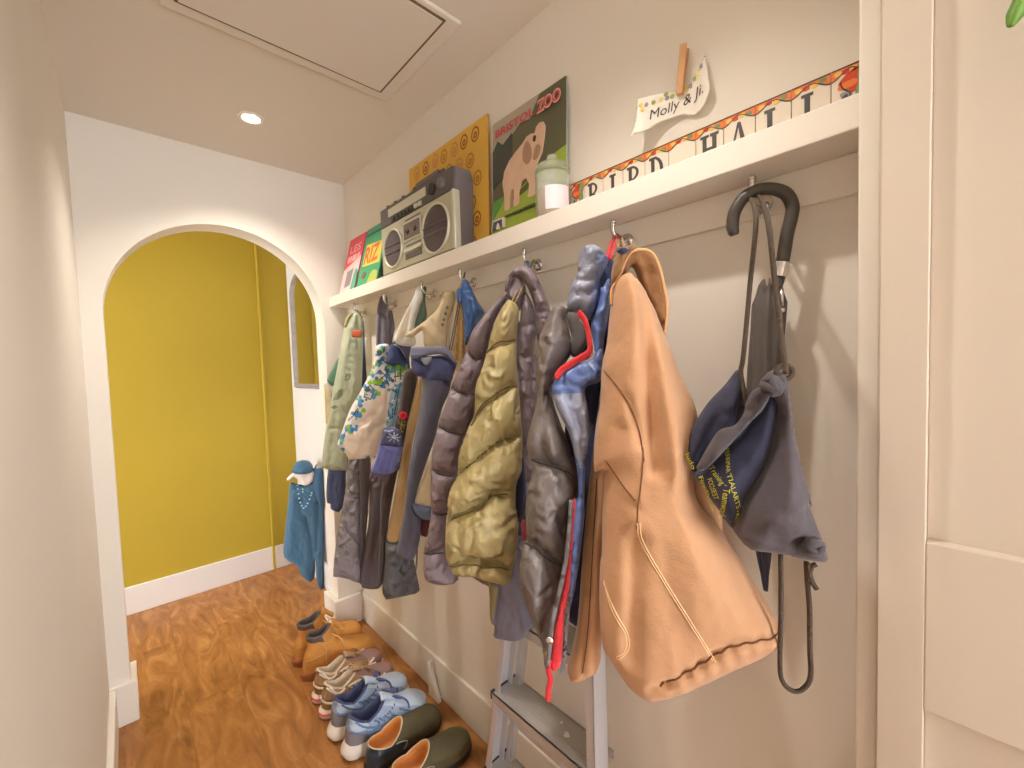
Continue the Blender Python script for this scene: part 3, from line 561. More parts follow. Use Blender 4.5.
# ============================================== olive gold padded jacket
gold = G('gold_puffer', 'olive gold padded down jacket hanging in front of the mauve one', (500, 430), .68)
GO = nylon('gold_nylon', (172, 156, 108), .44); pl = Plane((495, 430), .66, 42, -7)
seamsG = [z8((340, 590), (420, 512), (480, 500), (545, 485)), a1((280, 250), (330, 150), (400, 90), (470, 45), (560, 30)), a1((200, 530), (300, 440), (420, 345), (480, 325), (575, 300)), a1((165, 770), (250, 735), (330, 700), (375, 650), (420, 632), (480, 628)), a2((150, 362), (220, 360), (300, 356), (330, 364), (420, 370), (520, 388))]
gb = Panel('body', GO, z8((482, 285), (505, 285), (532, 300), (545, 350), (532, 450), (530, 600))+a1((538, 0), (548, 120), (562, 310), (560, 420), (558, 500), (528, 580), (525, 700))+a2((532, 60), (537, 150), (528, 290), (508, 380), (502, 425), (488, 452), (478, 456), (430, 442), (380, 430), (320, 410), (298, 408), (210, 404), (185, 388), (160, 350), (145, 270), (148, 160), (158, 40))+a1((152, 700), (165, 610), (205, 520), (215, 420), (262, 270), (298, 190))+z8((305, 760), (345, 640), (385, 490), (412, 400), (450, 330)), pl, gold, T=.085, R=.07, off=.02, res=.005,
  seams=seamsG, sw=.055, sd=.72, pucker=.012, wr=.004, wf=(9, 4), folds=[(a1((415, 265), (412, 340)), -.012, .010), (a1((500, 330), (490, 500), (470, 600)), -.012, .012), (a1((300, 600), (310, 680)), -.01, .01), (a2((205, 160), (205, 340)), -.010, .010), (a2((280, 180), (260, 340)), -.008, .010), (a2((340, 200), (420, 170), (520, 180)), -.008, .010), (a2((440, 200), (500, 160)), .008, .010), (a1((400, 560), (380, 640)), -.01, .01), (a2((320, 360), (310, 410)), -.015, .008)])
gb.quilt_lines(seamsG, cloth('gold_seam', (112, 92, 48)))
Panel('lining', cloth('blue_lining', (66, 72, 108)), a1((560, 430), (580, 500), (580, 700), (540, 768), (520, 700), (530, 560)), pl, gold, T=.012, R=.015, off=-.02)
tube('hanging_loop', crom([pl.pt(*pl.uv((508, 300)), -.05), h5+V((.014, .006, .002)), h5+V((.014, -.004, .002)), pl.pt(*pl.uv((512, 300)), -.05)], 5), .0022, GO, gold)

# ============================================== dark taupe padded jacket with blue facing (hook 6)
dark = G('taupe_puffer', 'dark taupe padded jacket with a blue facing and red zip edge beside the tan coat', (560, 450), .66)
TA = nylon('taupe_nylon', (114, 105, 102), .38); BL = nylon('blue_facing', (92, 112, 166), .4); BN = cloth('deep_navy', (58, 62, 92)); RD = cloth('red_trim', (204, 46, 52)); SV = nylon('silver_blue_nylon', (136, 140, 160), .32)
pl = Plane((560, 450), .66, 36, -7)
a3 = lambda *p: Z(500, 240, 5.486, *p); a4 = lambda *p: Z(500, 370, 5.486, *p); a5 = lambda *p: Z(480, 500, 3.84, *p)
Panel('back_panel', BN, [(600, 262), (611, 258), (622, 280), (622, 340), (614, 420), (606, 500), (598, 580), (590, 620), (574, 625), (560, 600), (556, 520), (566, 420), (580, 340), (592, 290)], pl, dark, T=.025, R=.04, off=-.055, res=.007)
Panel('maroon_lining', cloth('crimson_lining', (120, 32, 44)), a2((560, 100), (600, 140), (700, 250), (720, 320), (660, 310), (590, 250), (560, 200)), pl, dark, T=.01, R=.02, off=-.03)
Panel('collar', SV, a3((426, 190), (428, 110), (445, 55), (490, 34), (548, 46), (592, 95), (590, 130), (560, 190), (545, 240), (545, 330), (500, 440), (440, 400), (372, 392), (378, 290), (400, 220)), pl, dark, T=.05, R=.05, off=.0, mats=[nylon('blue_nylon', (110, 124, 166), .34)], paint=[(a3((545, 60), (600, 100), (560, 300), (520, 440), (470, 420), (500, 330), (530, 200)), 1)], seams=[a3((420, 150), (480, 130), (560, 70)), a3((410, 215), (480, 215), (550, 190)), a3((380, 290), (460, 290), (550, 260))], sw=.025, sd=.35, pucker=.008, wr=.006, wf=(12, 6))
cf = Panel('collar_facing', BL, a3((545, 240), (560, 260), (600, 210), (606, 330), (575, 540), (560, 700), (560, 768), (470, 768), (500, 600), (500, 450), (540, 330)), pl, dark, T=.025, R=.03, off=.005, wr=.004)
tb = Panel('body', TA, a3((290, 380), (340, 362), (372, 385), (372, 440), (385, 520), (400, 600), (350, 690), (312, 750), (300, 800))+a4((285, 130), (300, 200), (335, 300), (375, 400), (410, 520), (425, 600), (425, 680), (415, 760))+a5((345, 60), (335, 200), (312, 330), (285, 450), (280, 560), (272, 640), (262, 640), (245, 610), (238, 540), (198, 440), (162, 350), (152, 260), (165, 170), (180, 150), (178, 110))+a4((140, 768), (150, 660), (175, 560), (165, 500), (150, 430), (150, 370), (165, 310), (190, 220), (205, 130))+a3((196, 740), (205, 640), (212, 550), (255, 440)), pl, dark, T=.068, R=.055, off=.01, res=.005,
  seams=[a4((150, 480), (220, 512), (330, 545), (440, 600)), a5((155, 160), (200, 180), (240, 215), (330, 260))], sw=.055, sd=.72, pucker=.010, wr=.005, wf=(8, 3), folds=[(a4((235, 260), (225, 400), (245, 490)), -.016, .012), (a4((300, 350), (290, 480)), .012, .010), (a4((190, 540), (180, 640), (150, 760)), -.008, .010), (a5((260, 300), (250, 520)), -.012, .014), (a3((340, 600), (300, 700)), -.01, .012), (a3((370, 450), (330, 560)), -.008, .010), (a5((230, 20), (270, 100)), .010, .015)])
tb.quilt_lines([a4((150, 480), (220, 512), (330, 545), (440, 600)), a5((155, 160), (200, 180), (240, 215), (330, 260))], cloth('taupe_seam', (66, 56, 52)))
Panel('collar_inside', cloth('dark_collar_inside', (92, 84, 84)), a3((375, 400), (440, 402), (470, 470), (480, 560), (440, 625), (395, 640), (375, 570), (390, 530), (375, 460)), pl, dark, T=.012, R=.02, off=.02)
Panel('front_facing', BL, a3((495, 645), (560, 600), (560, 760))+a4((470, 100), (480, 200), (492, 330), (480, 440), (470, 520), (462, 768))+a5((408, 0), (402, 60), (380, 250), (345, 420), (335, 300), (345, 60), (362, 0))+a4((425, 700), (428, 600), (410, 480), (375, 340), (320, 230), (290, 140), (285, 90), (310, 45))+a3((330, 740), (410, 680)), pl, dark, T=.025, R=.025, off=.066, res=.0055, mats=[nylon('pale_blue_nylon', (148, 154, 178), .34)], paint=[(a4((285, 140), (470, 130), (490, 330), (480, 440), (440, 540), (400, 440), (360, 320), (310, 220)), 1)],
  folds=[(a4((375, 140), (400, 230), (450, 330), (452, 520)), -.012, .006), (a4((300, 180), (345, 175)), .008, .008), (a4((310, 220), (380, 200)), .008, .008), (a4((340, 260), (400, 250)), .008, .008), (a4((390, 400), (430, 390)), .006, .008), (a4((400, 450), (440, 440)), .006, .008)], wr=.006, wf=(12, 12))
vs_pts = [tb.pl.pt(*tb.pl.uv(p, .085), .085) for p in a3((432, 402), (470, 455), (492, 560), (488, 620), (420, 665), (340, 715), (308, 760))]
c_ = crom(vs_pts, 6); vsf = merge(tubev(c_, .0052, 8), tubev([p+pl.n*.002+pl.e2*.004 for p in c_], .0042, 8)); mesh('collar_trim', vsf[0], vsf[1], RD, dark)
c2_ = [p+pl.e2*-.010+pl.n*-.004+pl.e1*.004 for p in c_]; vsf = tubev(c2_, .004, 8); mesh('collar_piping', vsf[0], vsf[1], nylon('grey_piping', (196, 190, 190)), dark)
zp = Panel('red_zip_tape', RD, a5((360, -10), (368, 40), (362, 120), (352, 230), (345, 330), (325, 440), (318, 560), (306, 642), (270, 640), (276, 540), (295, 440), (318, 340), (336, 230), (347, 100)), pl, dark, T=.012, R=.012, off=.084, res=.0045, wr=.006, wf=(14, 14))
zq = a5((350, 0), (345, 90), (330, 230), (308, 340), (285, 440), (270, 540), (262, 640))
vsf = tubev(resample(crom([pl.pt(*pl.uv(p, .092), .092) for p in zq], 5), .008), .0045, 6); mesh('zip_teeth', vsf[0], vsf[1], nylon('zip_grey', (110, 108, 108)), dark)
Panel('hem_tab', OL, a5((240, 570), (262, 590), (268, 630), (262, 640), (245, 600)), pl, dark, T=.01, R=.012, off=.07)
Panel('zip_border', cloth('grey_border', (120, 112, 112)), a5((372, 60), (366, 250), (345, 420), (335, 560), (320, 660), (308, 655), (318, 540), (330, 400), (348, 250), (358, 100)), pl, dark, T=.008, R=.01, off=.080)
pc = [pl.pt(*pl.uv(p, .09), .09) for p in a5((270, 610), (264, 650), (270, 690), (263, 730), (262, 768))]
vsf = tubev(resample(crom(pc, 5), .006), .0055, 8); mesh('zip_cord', vsf[0], vsf[1], RD, dark)
vsf = lathev([(0, .004), (.006, .003), (.008, 0), (.006, -.003), (0, -.004)], pl.pt(*pl.uv(a5((268, 540))[0], .098), .098), pl.n, 14); mesh('zip_pull', vsf[0], vsf[1], CHR, dark)
h6 = hpt(5); tube('hanging_loop', crom([pl.pt(*pl.uv((606, 258)), -.005), h6+V((-.004, .008, .004)), h6+V((-.004, -.003, .004)), pl.pt(*pl.uv((610, 258)), -.005)], 5), .004, RD, dark)

# ============================================== tan work coat (hook 6)
tan = G('tan_coat', 'large tan canvas work coat with a brown collar, the biggest coat at the right end', (650, 480), .66)
TN = cloth('tan_canvas', (190, 144, 106), .9, .4, 26, .07, 5, 420); TB = cloth('brown_corduroy', (142, 104, 66), .9, .4, 60); TI = cloth('tan_collar_inside', (140, 98, 60)); TH = cloth('tan_thread', (226, 190, 146)); TDK = cloth('brown_thread', (112, 70, 42))
a6 = lambda *p: Z(560, 230, 3.2, *p); a7 = lambda *p: Z(560, 460, 3.2, *p)
pl = Plane((640, 470), .66, 38, -8)
tl = Panel('left_sleeve', TN, a6((158, 300), (150, 400), (128, 520), (108, 680), (100, 740))+a7((85, 150), (70, 330), (58, 500), (40, 600), (24, 660), (30, 690), (52, 698), (90, 682), (126, 656), (132, 580), (134, 420), (140, 290), (160, 200), (160, 0))+a6((180, 500), (180, 350)), Plane((600, 520), .68, 38, -8), tan, T=.05, R=.055, off=-.02, res=.006, wr=.004, wf=(8, 1.5), folds=[(a7((105, 40), (95, 320), (80, 560), (65, 680)), -.012, .010), (a6((120, 700), (150, 620)), -.012, .012), (a7((60, 520), (80, 440)), .010, .012)])
tl.line('stitching', a7((118, 60), (104, 300), (88, 560), (72, 680)), .0012, TDK)
bendf = None
body = a6((200, 145), (172, 180), (160, 260), (150, 360), (134, 440), (128, 560), (112, 660), (110, 768))+a7((140, 40), (136, 150), (134, 290), (128, 340), (126, 470), (136, 590), (152, 622), (175, 660), (205, 705), (240, 738), (275, 756), (285, 757), (320, 752), (400, 728), (520, 672), (640, 618), (688, 585), (692, 580), (705, 548), (696, 515), (640, 420), (520, 230), (430, 100))+a6((440, 600), (392, 480), (345, 360), (300, 250), (262, 180), (225, 140))
tbod = Panel('body', TN, body, pl, tan, T=.075, R=.12, off=.0, res=.006, wr=.004, wf=(6, 1.3), round_pow=.6,
  folds=[(a6((262, 200), (285, 420), (300, 600), (318, 768)), -.030, .014), (a6((275, 220), (318, 420), (345, 600), (368, 768)), .016, .022), (a7((345, 0), (380, 160), (420, 330), (440, 480)), .014, .03), (a7((215, 120), (200, 300), (190, 420)), .012, .03), (a6((215, 250), (215, 500)), .012, .04), (a6((140, 450), (220, 560), (262, 690)), -.008, .008), (a7((235, 260), (230, 400), (235, 560), (225, 640)), -.018, .018), (a6((190, 640), (150, 700), (130, 760)), -.016, .016), (a7((145, 60), (190, 120), (240, 150)), -.006, .010), (a7((450, 120), (470, 400)), .010, .04), (a7((330, 720), (430, 660), (560, 590), (705, 512)), -.012, .007), (a7((290, 735), (310, 725), (330, 720)), -.010, .007), (a7((140, 130), (160, 200), (140, 290)), -.02, .02)]+[(a7((330+k*47, 722-k*26), (342+k*47, 752-k*24)), .006, .008) for k in range(8)])
for q in [a6((140, 450), (222, 562), (255, 650), (268, 740)), a7((145, 0), (200, 80), (240, 130))]: tbod.line('stitching', q, .0013, TDK)
for dx_ in (0, 8):
    tbod.line('seam_stitching', a7((246+dx_, 200), (258+dx_, 262), (325+dx_, 380), (400+dx_, 500), (450+dx_, 580), (486+dx_, 640)), .0011, TH)
    tbod.line('pocket_stitching', a7((140, 385+dx_), (162+dx_, 470), (208+dx_, 555), (210+dx_, 605), (180+dx_*.3, 628+dx_*.8)), .0012, TH)
tbod.line('yoke_seam', a7((265, -40), (262, 40), (250, 140), (244, 220)), .0012, TDK)
tbod.line('hem_seam', a7((320, 726), (430, 666), (560, 596), (702, 520)), .0016, TDK)
Panel('right_side', TN, a6((392, 480), (440, 600), (470, 660))+a7((520, 230), (420, 130), (380, 0))+a6((370, 560)), Plane((690, 440), .74, 38, -8), tan, T=.03, R=.05, off=-.03)
Panel('collar_inside', TI, a6((182, 110), (225, 62), (280, 68), (312, 105), (334, 190), (342, 260), (335, 330), (300, 270), (262, 190), (232, 120), (205, 150)), pl, tan, T=.03, R=.04, off=-.02, wr=.005, folds=[(a6((250, 70), (300, 150), (320, 260)), -.012, .012)])
Panel('collar', TB, a6((166, 190), (164, 140), (178, 85), (205, 58), (240, 56), (262, 64), (222, 84), (204, 130), (180, 180)), pl, tan, T=.03, R=.03, off=.0, folds=[(a6((180, 100), (185, 170)), -.008, .006)])
ce = [pl.pt(*pl.uv(p, .012), .012) for p in a6((164, 240), (165, 190), (190, 150), (212, 95), (238, 66), (282, 66), (312, 100), (336, 190), (344, 260), (336, 335))]
vsf = tubev(resample(crom(ce, 6), .008), .0024, 6); mesh('collar_edge', vsf[0], vsf[1], cloth('collar_edge_tan', (216, 166, 112)), tan)
Panel('neck_label', BN, a6((180, 65), (200, 55), (225, 62), (200, 80)), pl, tan, T=.012, R=.012, off=.03)
tube('hanging_loop', crom([pl.pt(*pl.uv((618, 251)), .01), h6+V((.006, .004, .004)), h6+V((.006, -.006, .004)), pl.pt(*pl.uv((624, 251)), .01)], 5), .003, TB, tan)

# ============================================== umbrella (hook 7)
UB = mat('umbrella_handle', (74, 68, 62), .4, .15, 60); UC = cloth('umbrella_cloth', (86, 80, 76), .7); UN = cloth('umbrella_navy', (46, 46, 66), .7)
umb = G('umbrella', 'folded dark umbrella hanging from its curved crook handle behind the drawstring bag', (770, 300), .86, 'umbrella')
pl = Plane((770, 300), .865, 20)
u6 = lambda *p: Z(720, 160, 6.4, *p)
hp = crom([pl.pt(*pl.uv(p), .0) for p in u6((92, 478), (80, 420), (95, 330), (150, 245), (230, 195), (330, 185), (420, 215), (462, 290), (455, 370), (430, 470), (412, 580), (398, 660))], 6)
vsf = tubev(hp, [.008]*2+[.0098]*3+[.0108]*(len(hp)-5), 14); mesh('handle', vsf[0], vsf[1], UB, umb)
p0 = pl.pt(*pl.uv((782.5, 262))); p1 = pl.pt(*pl.uv((779, 277)))
vsf = tubev([p0, p1], .0118, 16); bev(mesh('collar', vsf[0], vsf[1], CHR, umb, sharp=40), .001)
p2 = pl.pt(*pl.uv((777, 287))); vsf = tubev([p1, p2, p2+(p2-p1)*1.2], [.0105, .0085, .004], 12); mesh('handle_base', vsf[0], vsf[1], UB, umb)
# pleated canopy wound round the shaft
ax = [pl.pt(*pl.uv(p), -.005) for p in ((770, 284), (767, 330), (763, 390), (762, 460), (763, 530), (766, 592))]
axp = resample(crom(ax, 6), .012); n = len(axp); vs, fs = [], []; S_ = 40
for i, p in enumerate(axp):
    t = i/(n-1); r = .025*min(1, .45+t*9)*(1-.12*t) if t < .72 else .025*.91*(1-(t-.72)/.28*.85)
    for k in range(S_):
        a_ = 2*PI*k/S_; tw = t*2.5
        rr_ = r*(1+.14*math.sin(8*a_+tw*3)+.05*math.sin(3*a_+11*t)); vs.append(p+pl.e1*math.cos(a_)*rr_+pl.n*math.sin(a_)*rr_+pl.e2*.012*math.sin(8*a_+1)*(1 if i < 2 else 0))
for i in range(n-1):
    for k in range(S_): l = (k+1) % S_; fs.append((i*S_+k, i*S_+l, (i+1)*S_+l, (i+1)*S_+k))
fs += [tuple(range(S_)), tuple((n-1)*S_+k for k in range(S_))]
fm = [1 if (i//S_) > n*.72 else 0 for i in range((n-1)*S_)]+[0, 1]
mesh('canopy', vs, fs, [UC, UN], umb, fm=fm)
q0 = pl.pt(*pl.uv((781, 290)), .012); vsf = merge(tubev([q0, q0+V((0, 0, -.03))], .003, 8), lathev([(0, .003), (.005, .002), (.005, -.004), (0, -.006)], q0+V((0, 0, -.036)), V((0, 0, 1)), 10)); mesh('rib_tip', vsf[0], vsf[1], CHR, umb)

# ============================================== drawstring bag (hook 7)
dsb = G('drawstring_bag', 'grey and navy drawstring bag with yellow lettering hanging in front of the umbrella', (750, 460), .76, 'drawstring bag')
BGY = cloth('bag_grey', (80, 73, 78), weave=260); BNV = cloth('bag_navy', (50, 52, 76), weave=260); BIN = cloth('bag_inside', (52, 46, 54)); YT = mat('yellow_print', (208, 206, 62), .6); CRD = mat('dark_cord', (78, 64, 52), .8, .5, 200)
a8 = lambda *p: Z(670, 350, 4.518, *p); b1_ = lambda *p: Z(670, 480, 3.657, *p)
pl = Plane((750, 450), .71, 28)
Panel('back_panel', BNV, a8((300, 92), (320, 110), (328, 170), (325, 250), (310, 330), (290, 430), (200, 530), (120, 560), (78, 520), (64, 460), (72, 400), (112, 330), (170, 240), (245, 160)), pl, dsb, T=.03, R=.05, off=-.015, wr=.008, wf=(9, 5), folds=[(a8((280, 150), (220, 260), (150, 500)), -.016, .014), (a8((250, 180), (140, 330), (100, 480)), .010, .016), (a8((300, 160), (280, 320)), .01, .012)])
Panel('opening', BIN, a8((322, 160), (345, 220), (360, 230), (330, 330), (250, 380), (190, 400), (230, 320), (290, 230)), pl, dsb, T=.008, R=.02, off=.0)
ft = Panel('front_panel', BNV, a8((440, 170), (485, 250), (480, 340), (440, 500), (350, 650), (330, 740))+b1_((245, 140), (235, 182), (195, 140))+a8((230, 738), (150, 625), (106, 562), (150, 530), (260, 420), (340, 330)), pl, dsb, T=.05, R=.09, off=.01, res=.005, wr=.004, folds=[(a8((440, 200), (380, 340), (330, 480)), -.010, .02)])
Panel('rolled_edge', BGY, a8((380, 178), (440, 165), (455, 200), (420, 270), (350, 340), (275, 425), (165, 535), (118, 540), (135, 500), (180, 420), (225, 360), (290, 340), (330, 290), (345, 230)), pl, dsb, T=.028, R=.03, off=.038, wr=.004, folds=[(a8((430, 190), (330, 320), (230, 400), (140, 520)), -.018, .008), (a8((290, 345), (230, 380), (180, 450)), .01, .008), (a8((400, 180), (350, 290)), -.010, .008)])
sd_ = Panel('side_panel', BGY, a8((430, 120), (455, 95), (490, 88), (525, 110), (545, 250), (568, 400), (595, 520), (640, 700))+b1_((500, 75), (530, 150), (560, 225), (573, 265), (571, 275), (552, 288), (500, 284), (400, 262), (290, 246), (255, 215), (232, 182), (240, 160), (262, 90))+a8((345, 650), (400, 570), (440, 480), (475, 360), (485, 260), (455, 190)), pl, dsb, T=.05, R=.07, off=.03, res=.0055, wr=.006, wf=(7, 4), folds=[(a8((480, 180), (500, 300), (470, 480)), -.014, .02), (b1_((300, 120), (430, 100)), .012, .03), (b1_((330, 200), (480, 240)), -.008, .012), (a8((540, 260), (585, 520), (640, 740)), -.01, .008), (b1_((480, 235), (455, 262)), -.012, .008)])
# gathered neck with its stopper knot, corner eyelet
def knot(name, c, R_, r, m, par, seed):
    rn = random.Random(seed); parts = []
    for k in range(4):
        a_ = V((rn.uniform(-1, 1), rn.uniform(-1, 1), rn.uniform(-1, 1))).normalized(); b_ = a_.orthogonal().normalized(); d_ = a_.cross(b_)
        parts.append(tubev([c+(b_*math.cos(2*PI*i/16)+d_*math.sin(2*PI*i/16))*R_ for i in range(16)], r, 7, True))
    vsf = merge(*parts); return mesh(name, vsf[0], vsf[1], m, par)
kp = sd_.surf(a8((458, 160))[0], .006); knot('gathering_knot', kp, .011, .006, BGY, dsb, 3)
kp2 = sd_.surf(b1_((520, 235))[0], .004); knot('corner_knot', kp2, .009, .005, BGY, dsb, 5)
ep = sd_.surf(a8((512, 100))[0], .004); vsf = tubev([ep+(pl.e1*math.cos(2*PI*i/20)+pl.e2*math.sin(2*PI*i/20))*.010 for i in range(20)], .0035, 7, True); mesh('cord_ring', vsf[0], vsf[1], CRD, dsb)
# cords
h7 = hpt(6)+V((-.002, 0, .006))
lc = [pl.pt(*pl.uv(p), o_) for p, o_ in (((753, 222), .02), ((747, 290), .02), ((741, 355), .02), ((739, 372), .015), ((742, 392), .02), ((744, 404), .02))]
rc = [pl.pt(*pl.uv(p), o_) for p, o_ in (((762.5, 225), .03), ((766.5, 290), .05), ((770, 350), .07), ((771, 372), .08))]
pts = crom(list(reversed(lc))+[h7+V((-.004, .006, 0)), h7+V((-.004, -.006, 0))]+rc, 6)
vsf = tubev(resample(pts, .01), .0036, 8); mesh('drawcord', vsf[0], vsf[1], CRD, dsb)
lw = [pl.pt(*pl.uv(p), .02) for p in ((777, 548), (777.5, 600), (776.5, 655), (779, 672), (788, 681), (798, 680), (806, 668), (805.5, 640), (805, 600), (803, 575), (802, 556))]
vsf = tubev(resample(crom(lw, 6), .008), .0036, 8); mesh('lower_drawcord', vsf[0], vsf[1], CRD, dsb)
for q in (((802, 556), (806, 572), (811, 581)), ((803, 572), (806, 560), (811, 557))):
    vsf = tubev(crom([pl.pt(*pl.uv(p), .024) for p in q], 5), .0036, 7); mesh('cord_end', vsf[0], vsf[1], CRD, dsb)
w6 = lambda x, y: (680+x/7.675, 430+y/7.675)
def run(word, a_, b_, up, bold=.0): ft.text('lettering', word, w6(*a_), w6(*b_), w6(*up), YT, dsb, bold, extra=.003)
run('PERKMAR', (335, 140), (352, 330), (374, 131), .0); run('TIALARTS', (352, 335), (432, 600), (390, 324), .0); run('.com', (438, 610), (405, 735), (470, 624), .0)
run('Training', (215, 285), (310, 420), (252, 262)); run('·', (322, 420), (345, 430), (350, 410)); run('Teamwork', (330, 440), (288, 640), (385, 450)); run('FOCUS', (205, 375), (235, 460), (242, 362)); run('EST', (238, 468), (258, 530), (276, 456)); run('Fitness', (140, 360), (185, 460), (172, 345)); run('Martial', (188, 468), (240, 600), (215, 455))
bk = pl
P_, F_ = textv('Judo', 1, .01); aa = V((*bk.uv(w6(30, 160)), 0)); bb = V((*bk.uv(w6(85, 285)), 0)); cc = V((*bk.uv(w6(62, 145)), 0)); wd = max(x for x, y in P_)
mesh('lettering', [bk.pt(*(aa+(bb-aa)/wd*x+(cc-aa)/.72*y).xy, .018) for x, y in P_], F_, YT, dsb, False)

# ============================================== things leaning on the shelf
SZ = 1.787
class Board:
    """a thin board standing on the shelf and leaning on the wall; u runs left to right as seen, v up, both in metres"""
    def __init__(s, name, label, cat, yl, yr, ztop, xb, xt, t, face, edge):
        h = math.hypot(ztop-SZ, xt-xb); s.w = yl-yr; s.h = h; s.O = V((xb, yl, SZ)); s.e1 = V((0, -1, 0)); s.e2 = V((xt-xb, 0, ztop-SZ)).normalized(); s.n = s.e1.cross(s.e2)
        if s.n.x > 0: s.n = -s.n
        s.t = thing(name, label, cat, (xb, (yl+yr)/2, SZ)); vs, fs = obox(s.pt(s.w/2, h/2, -t/2), s.e1, s.e2, s.n, s.w, h, t)
        fm = [0]*6
        s.o = mesh('cover', vs, fs, [edge, face], s.t, False)
        for p in s.o.data.polygons:
            if p.normal.dot(s.n) > .9: p.material_index = 1
        s.k = 0
    def pt(s, u, v, d=0): return s.O+s.e1*u+s.e2*v+s.n*d
    def flat(s, name, poly, m, smooth=False, d=None):
        s.k += 1; d = .0004*s.k if d is None else d
        if smooth: poly = [(p.x, p.y) for p in crom([V((*q, 0)) for q in poly], 4, True)]
        vs, fs = prismv(poly, s.pt, 0, d+.0004); return mesh(name, vs, fs, m, s.o, False)
    def word(s, name, txt, u0, v0, wd, hg, m, bold=.01, slant=0):
        s.k += 1; P, F = textv(txt, 1, bold); W_ = max(x for x, y in P); n0 = s.k*.0004+.0008
        return mesh(name, [s.pt(u0+x/W_*wd, v0+slant*x/W_+y/.72*hg, n0) for x, y in P], F, m, s.o, False)
    def ring(s, u, v, ru, rv, w_, n=20):
        o_ = [(u+ru*math.cos(2*PI*i/n), v+rv*math.sin(2*PI*i/n)) for i in range(n)]; i_ = [(u+(ru-w_)*math.cos(2*PI*i/n), v+(rv-w_)*math.sin(2*PI*i/n)) for i in range(n)]
        d = .0012; vs = [s.pt(*p, d) for p in o_+i_]; fs = [(i, (i+1) % n, (i+1) % n+n, i+n) for i in range(n)]; return vs, fs
PAPER = mat('paper_edge', (222, 214, 200), .7)
b = Board('book', 'small pink and red book leaning at the left end of the shelf', 'book', 2.20, 2.005, 2.078, .838, .912, .012, mat('red_cover', (220, 66, 82), .45), mat('pink_spine', (226, 110, 150), .5))
b.flat('lower_cover', [(.0, 0), (b.w, 0), (b.w, .18), (0, .13)], mat('pale_pink_cover', (232, 196, 190), .5)); b.flat('picture', [(.05, .03), (.125, .035), (.13, .125), (.055, .115)], mat('grey_photo', (136, 128, 134), .5))
PKT = mat('pink_lettering', (238, 170, 168), .5); b.word('title', 'LES', .04, .215, .13, .04, PKT, .02)
for i, wd in enumerate((.022, .016, .026, .014, .022)): b.flat('title_letter', [(.03+i*.031, .168), (.03+i*.031+wd, .168), (.03+i*.031+wd, .196), (.03+i*.031, .196)], PKT, True)
b.flat('cut_out', [(.145, 0), (.195, 0), (.195, .09), (.165, .11), (.15, .05)], mat('sea_green_cover', (92, 158, 130), .5), True)
b = Board('book', 'green book with yellow lettering beside the radio speaker', 'book', 1.985, 1.76, 2.078, .838, .912, .012, mat('green_cover', (62, 148, 104), .45), mat('dark_green_spine', (44, 104, 80), .5))
b.flat('yellow_block', [(.025, .105), (.21, .095), (.21, .20), (.03, .215)], mat('yellow_block', (222, 196, 84), .5)); b.word('title', 'RIZ', .035, .115, .15, .085, mat('orange_title', (196, 110, 50), .5), .03)
b.flat('top_band', [(0, .262), (b.w, .262), (b.w, .27), (0, .27)], mat('dark_band', (40, 92, 72), .5)); b.flat('fruit', [(.04, .05), (.07, .04), (.085, .06), (.06, .075)], mat('brown_fruit', (120, 84, 64), .5), True); b.flat('leaf_patch', [(.12, .0), (.21, .0), (.21, .05), (.15, .06)], mat('olive_patch', (168, 176, 82), .5), True)
# large yellow print behind the radio
b = Board('poster_board', 'large yellow board printed with brown rings standing behind the radio', 'picture', 1.575, 1.066, 2.222, .905, .914, .008, mat('mustard_print', (222, 176, 74), .55, var=.05, vscale=8), mat('ochre_edge', (176, 134, 66), .6))
rg = [[], [], []]
rn = random.Random(5)
for j in range(6):
    for i in range(8):
        u = .035+i*.064+(.032 if j % 2 else 0)+rn.uniform(-.006, .006); v = .035+j*.072+rn.uniform(-.006, .006)
        if u < b.w-.03: rg[rn.randrange(3)].append(merge(b.ring(u, v, .022, .026, .006), b.ring(u, v-.003, .010, .012, .007, 12)))
for k, c in enumerate([(156, 92, 44), (206, 138, 84), (184, 128, 52)]):
    vs, fs = merge(*rg[k]); o = mesh('printed_rings', vs, fs, mat('ring_ink_%d' % k, c, .6), b.o, False); o['kind'] = 'stuff'
# zoo guide with a pale elephant
b = Board('zoo_poster', 'tall green BRISTOL ZOO poster with a pale elephant', 'poster', 1.040, .735, 2.172, .900, .914, .006, mat('dark_olive_print', (98, 96, 74), .5, var=.06, vscale=9), mat('poster_edge', (150, 160, 150), .5))
W, Hh = b.w, b.h; vm = lambda v: (.115+.885*v)*Hh; q = lambda *p: [(u*W, vm(v)) for u, v in p]
b.flat('sky', q((0, .74), (.10, .80), (.16, .74), (.30, .80), (.42, .86), (.55, .84), (.62, .93), (.68, 1), (0, 1)), mat('grey_sky_print', (172, 164, 144), .5))
b.flat('trees', q((0, .40), (.02, .40), (.30, .52), (.30, .82), (.16, .76), (.08, .82), (0, .74)), mat('deep_tree_print', (74, 78, 70), .5))
b.flat('meadow', q((0, 0), (1, 0), (1, .46), (.75, .42), (.45, .30), (.25, .29), (0, .27)), mat('lime_meadow_print', (150, 168, 62), .5, var=.12, vscale=10))
b.flat('meadow_edge', [(0, 0), (W, 0), (W, vm(.02)), (0, vm(.02))], mat('lime_meadow_print', (150, 168, 62)))
b.flat('meadow_shade', q((.0, .10), (.12, .2), (.2, .28), (0, .27)), mat('grass_green_print', (92, 150, 78), .5))
b.flat('shadow', q((.36, .22), (.60, .27), (.70, .34), (.62, .36), (.5, .30), (.38, .26)), mat('olive_ink', (92, 92, 52), .5), True)
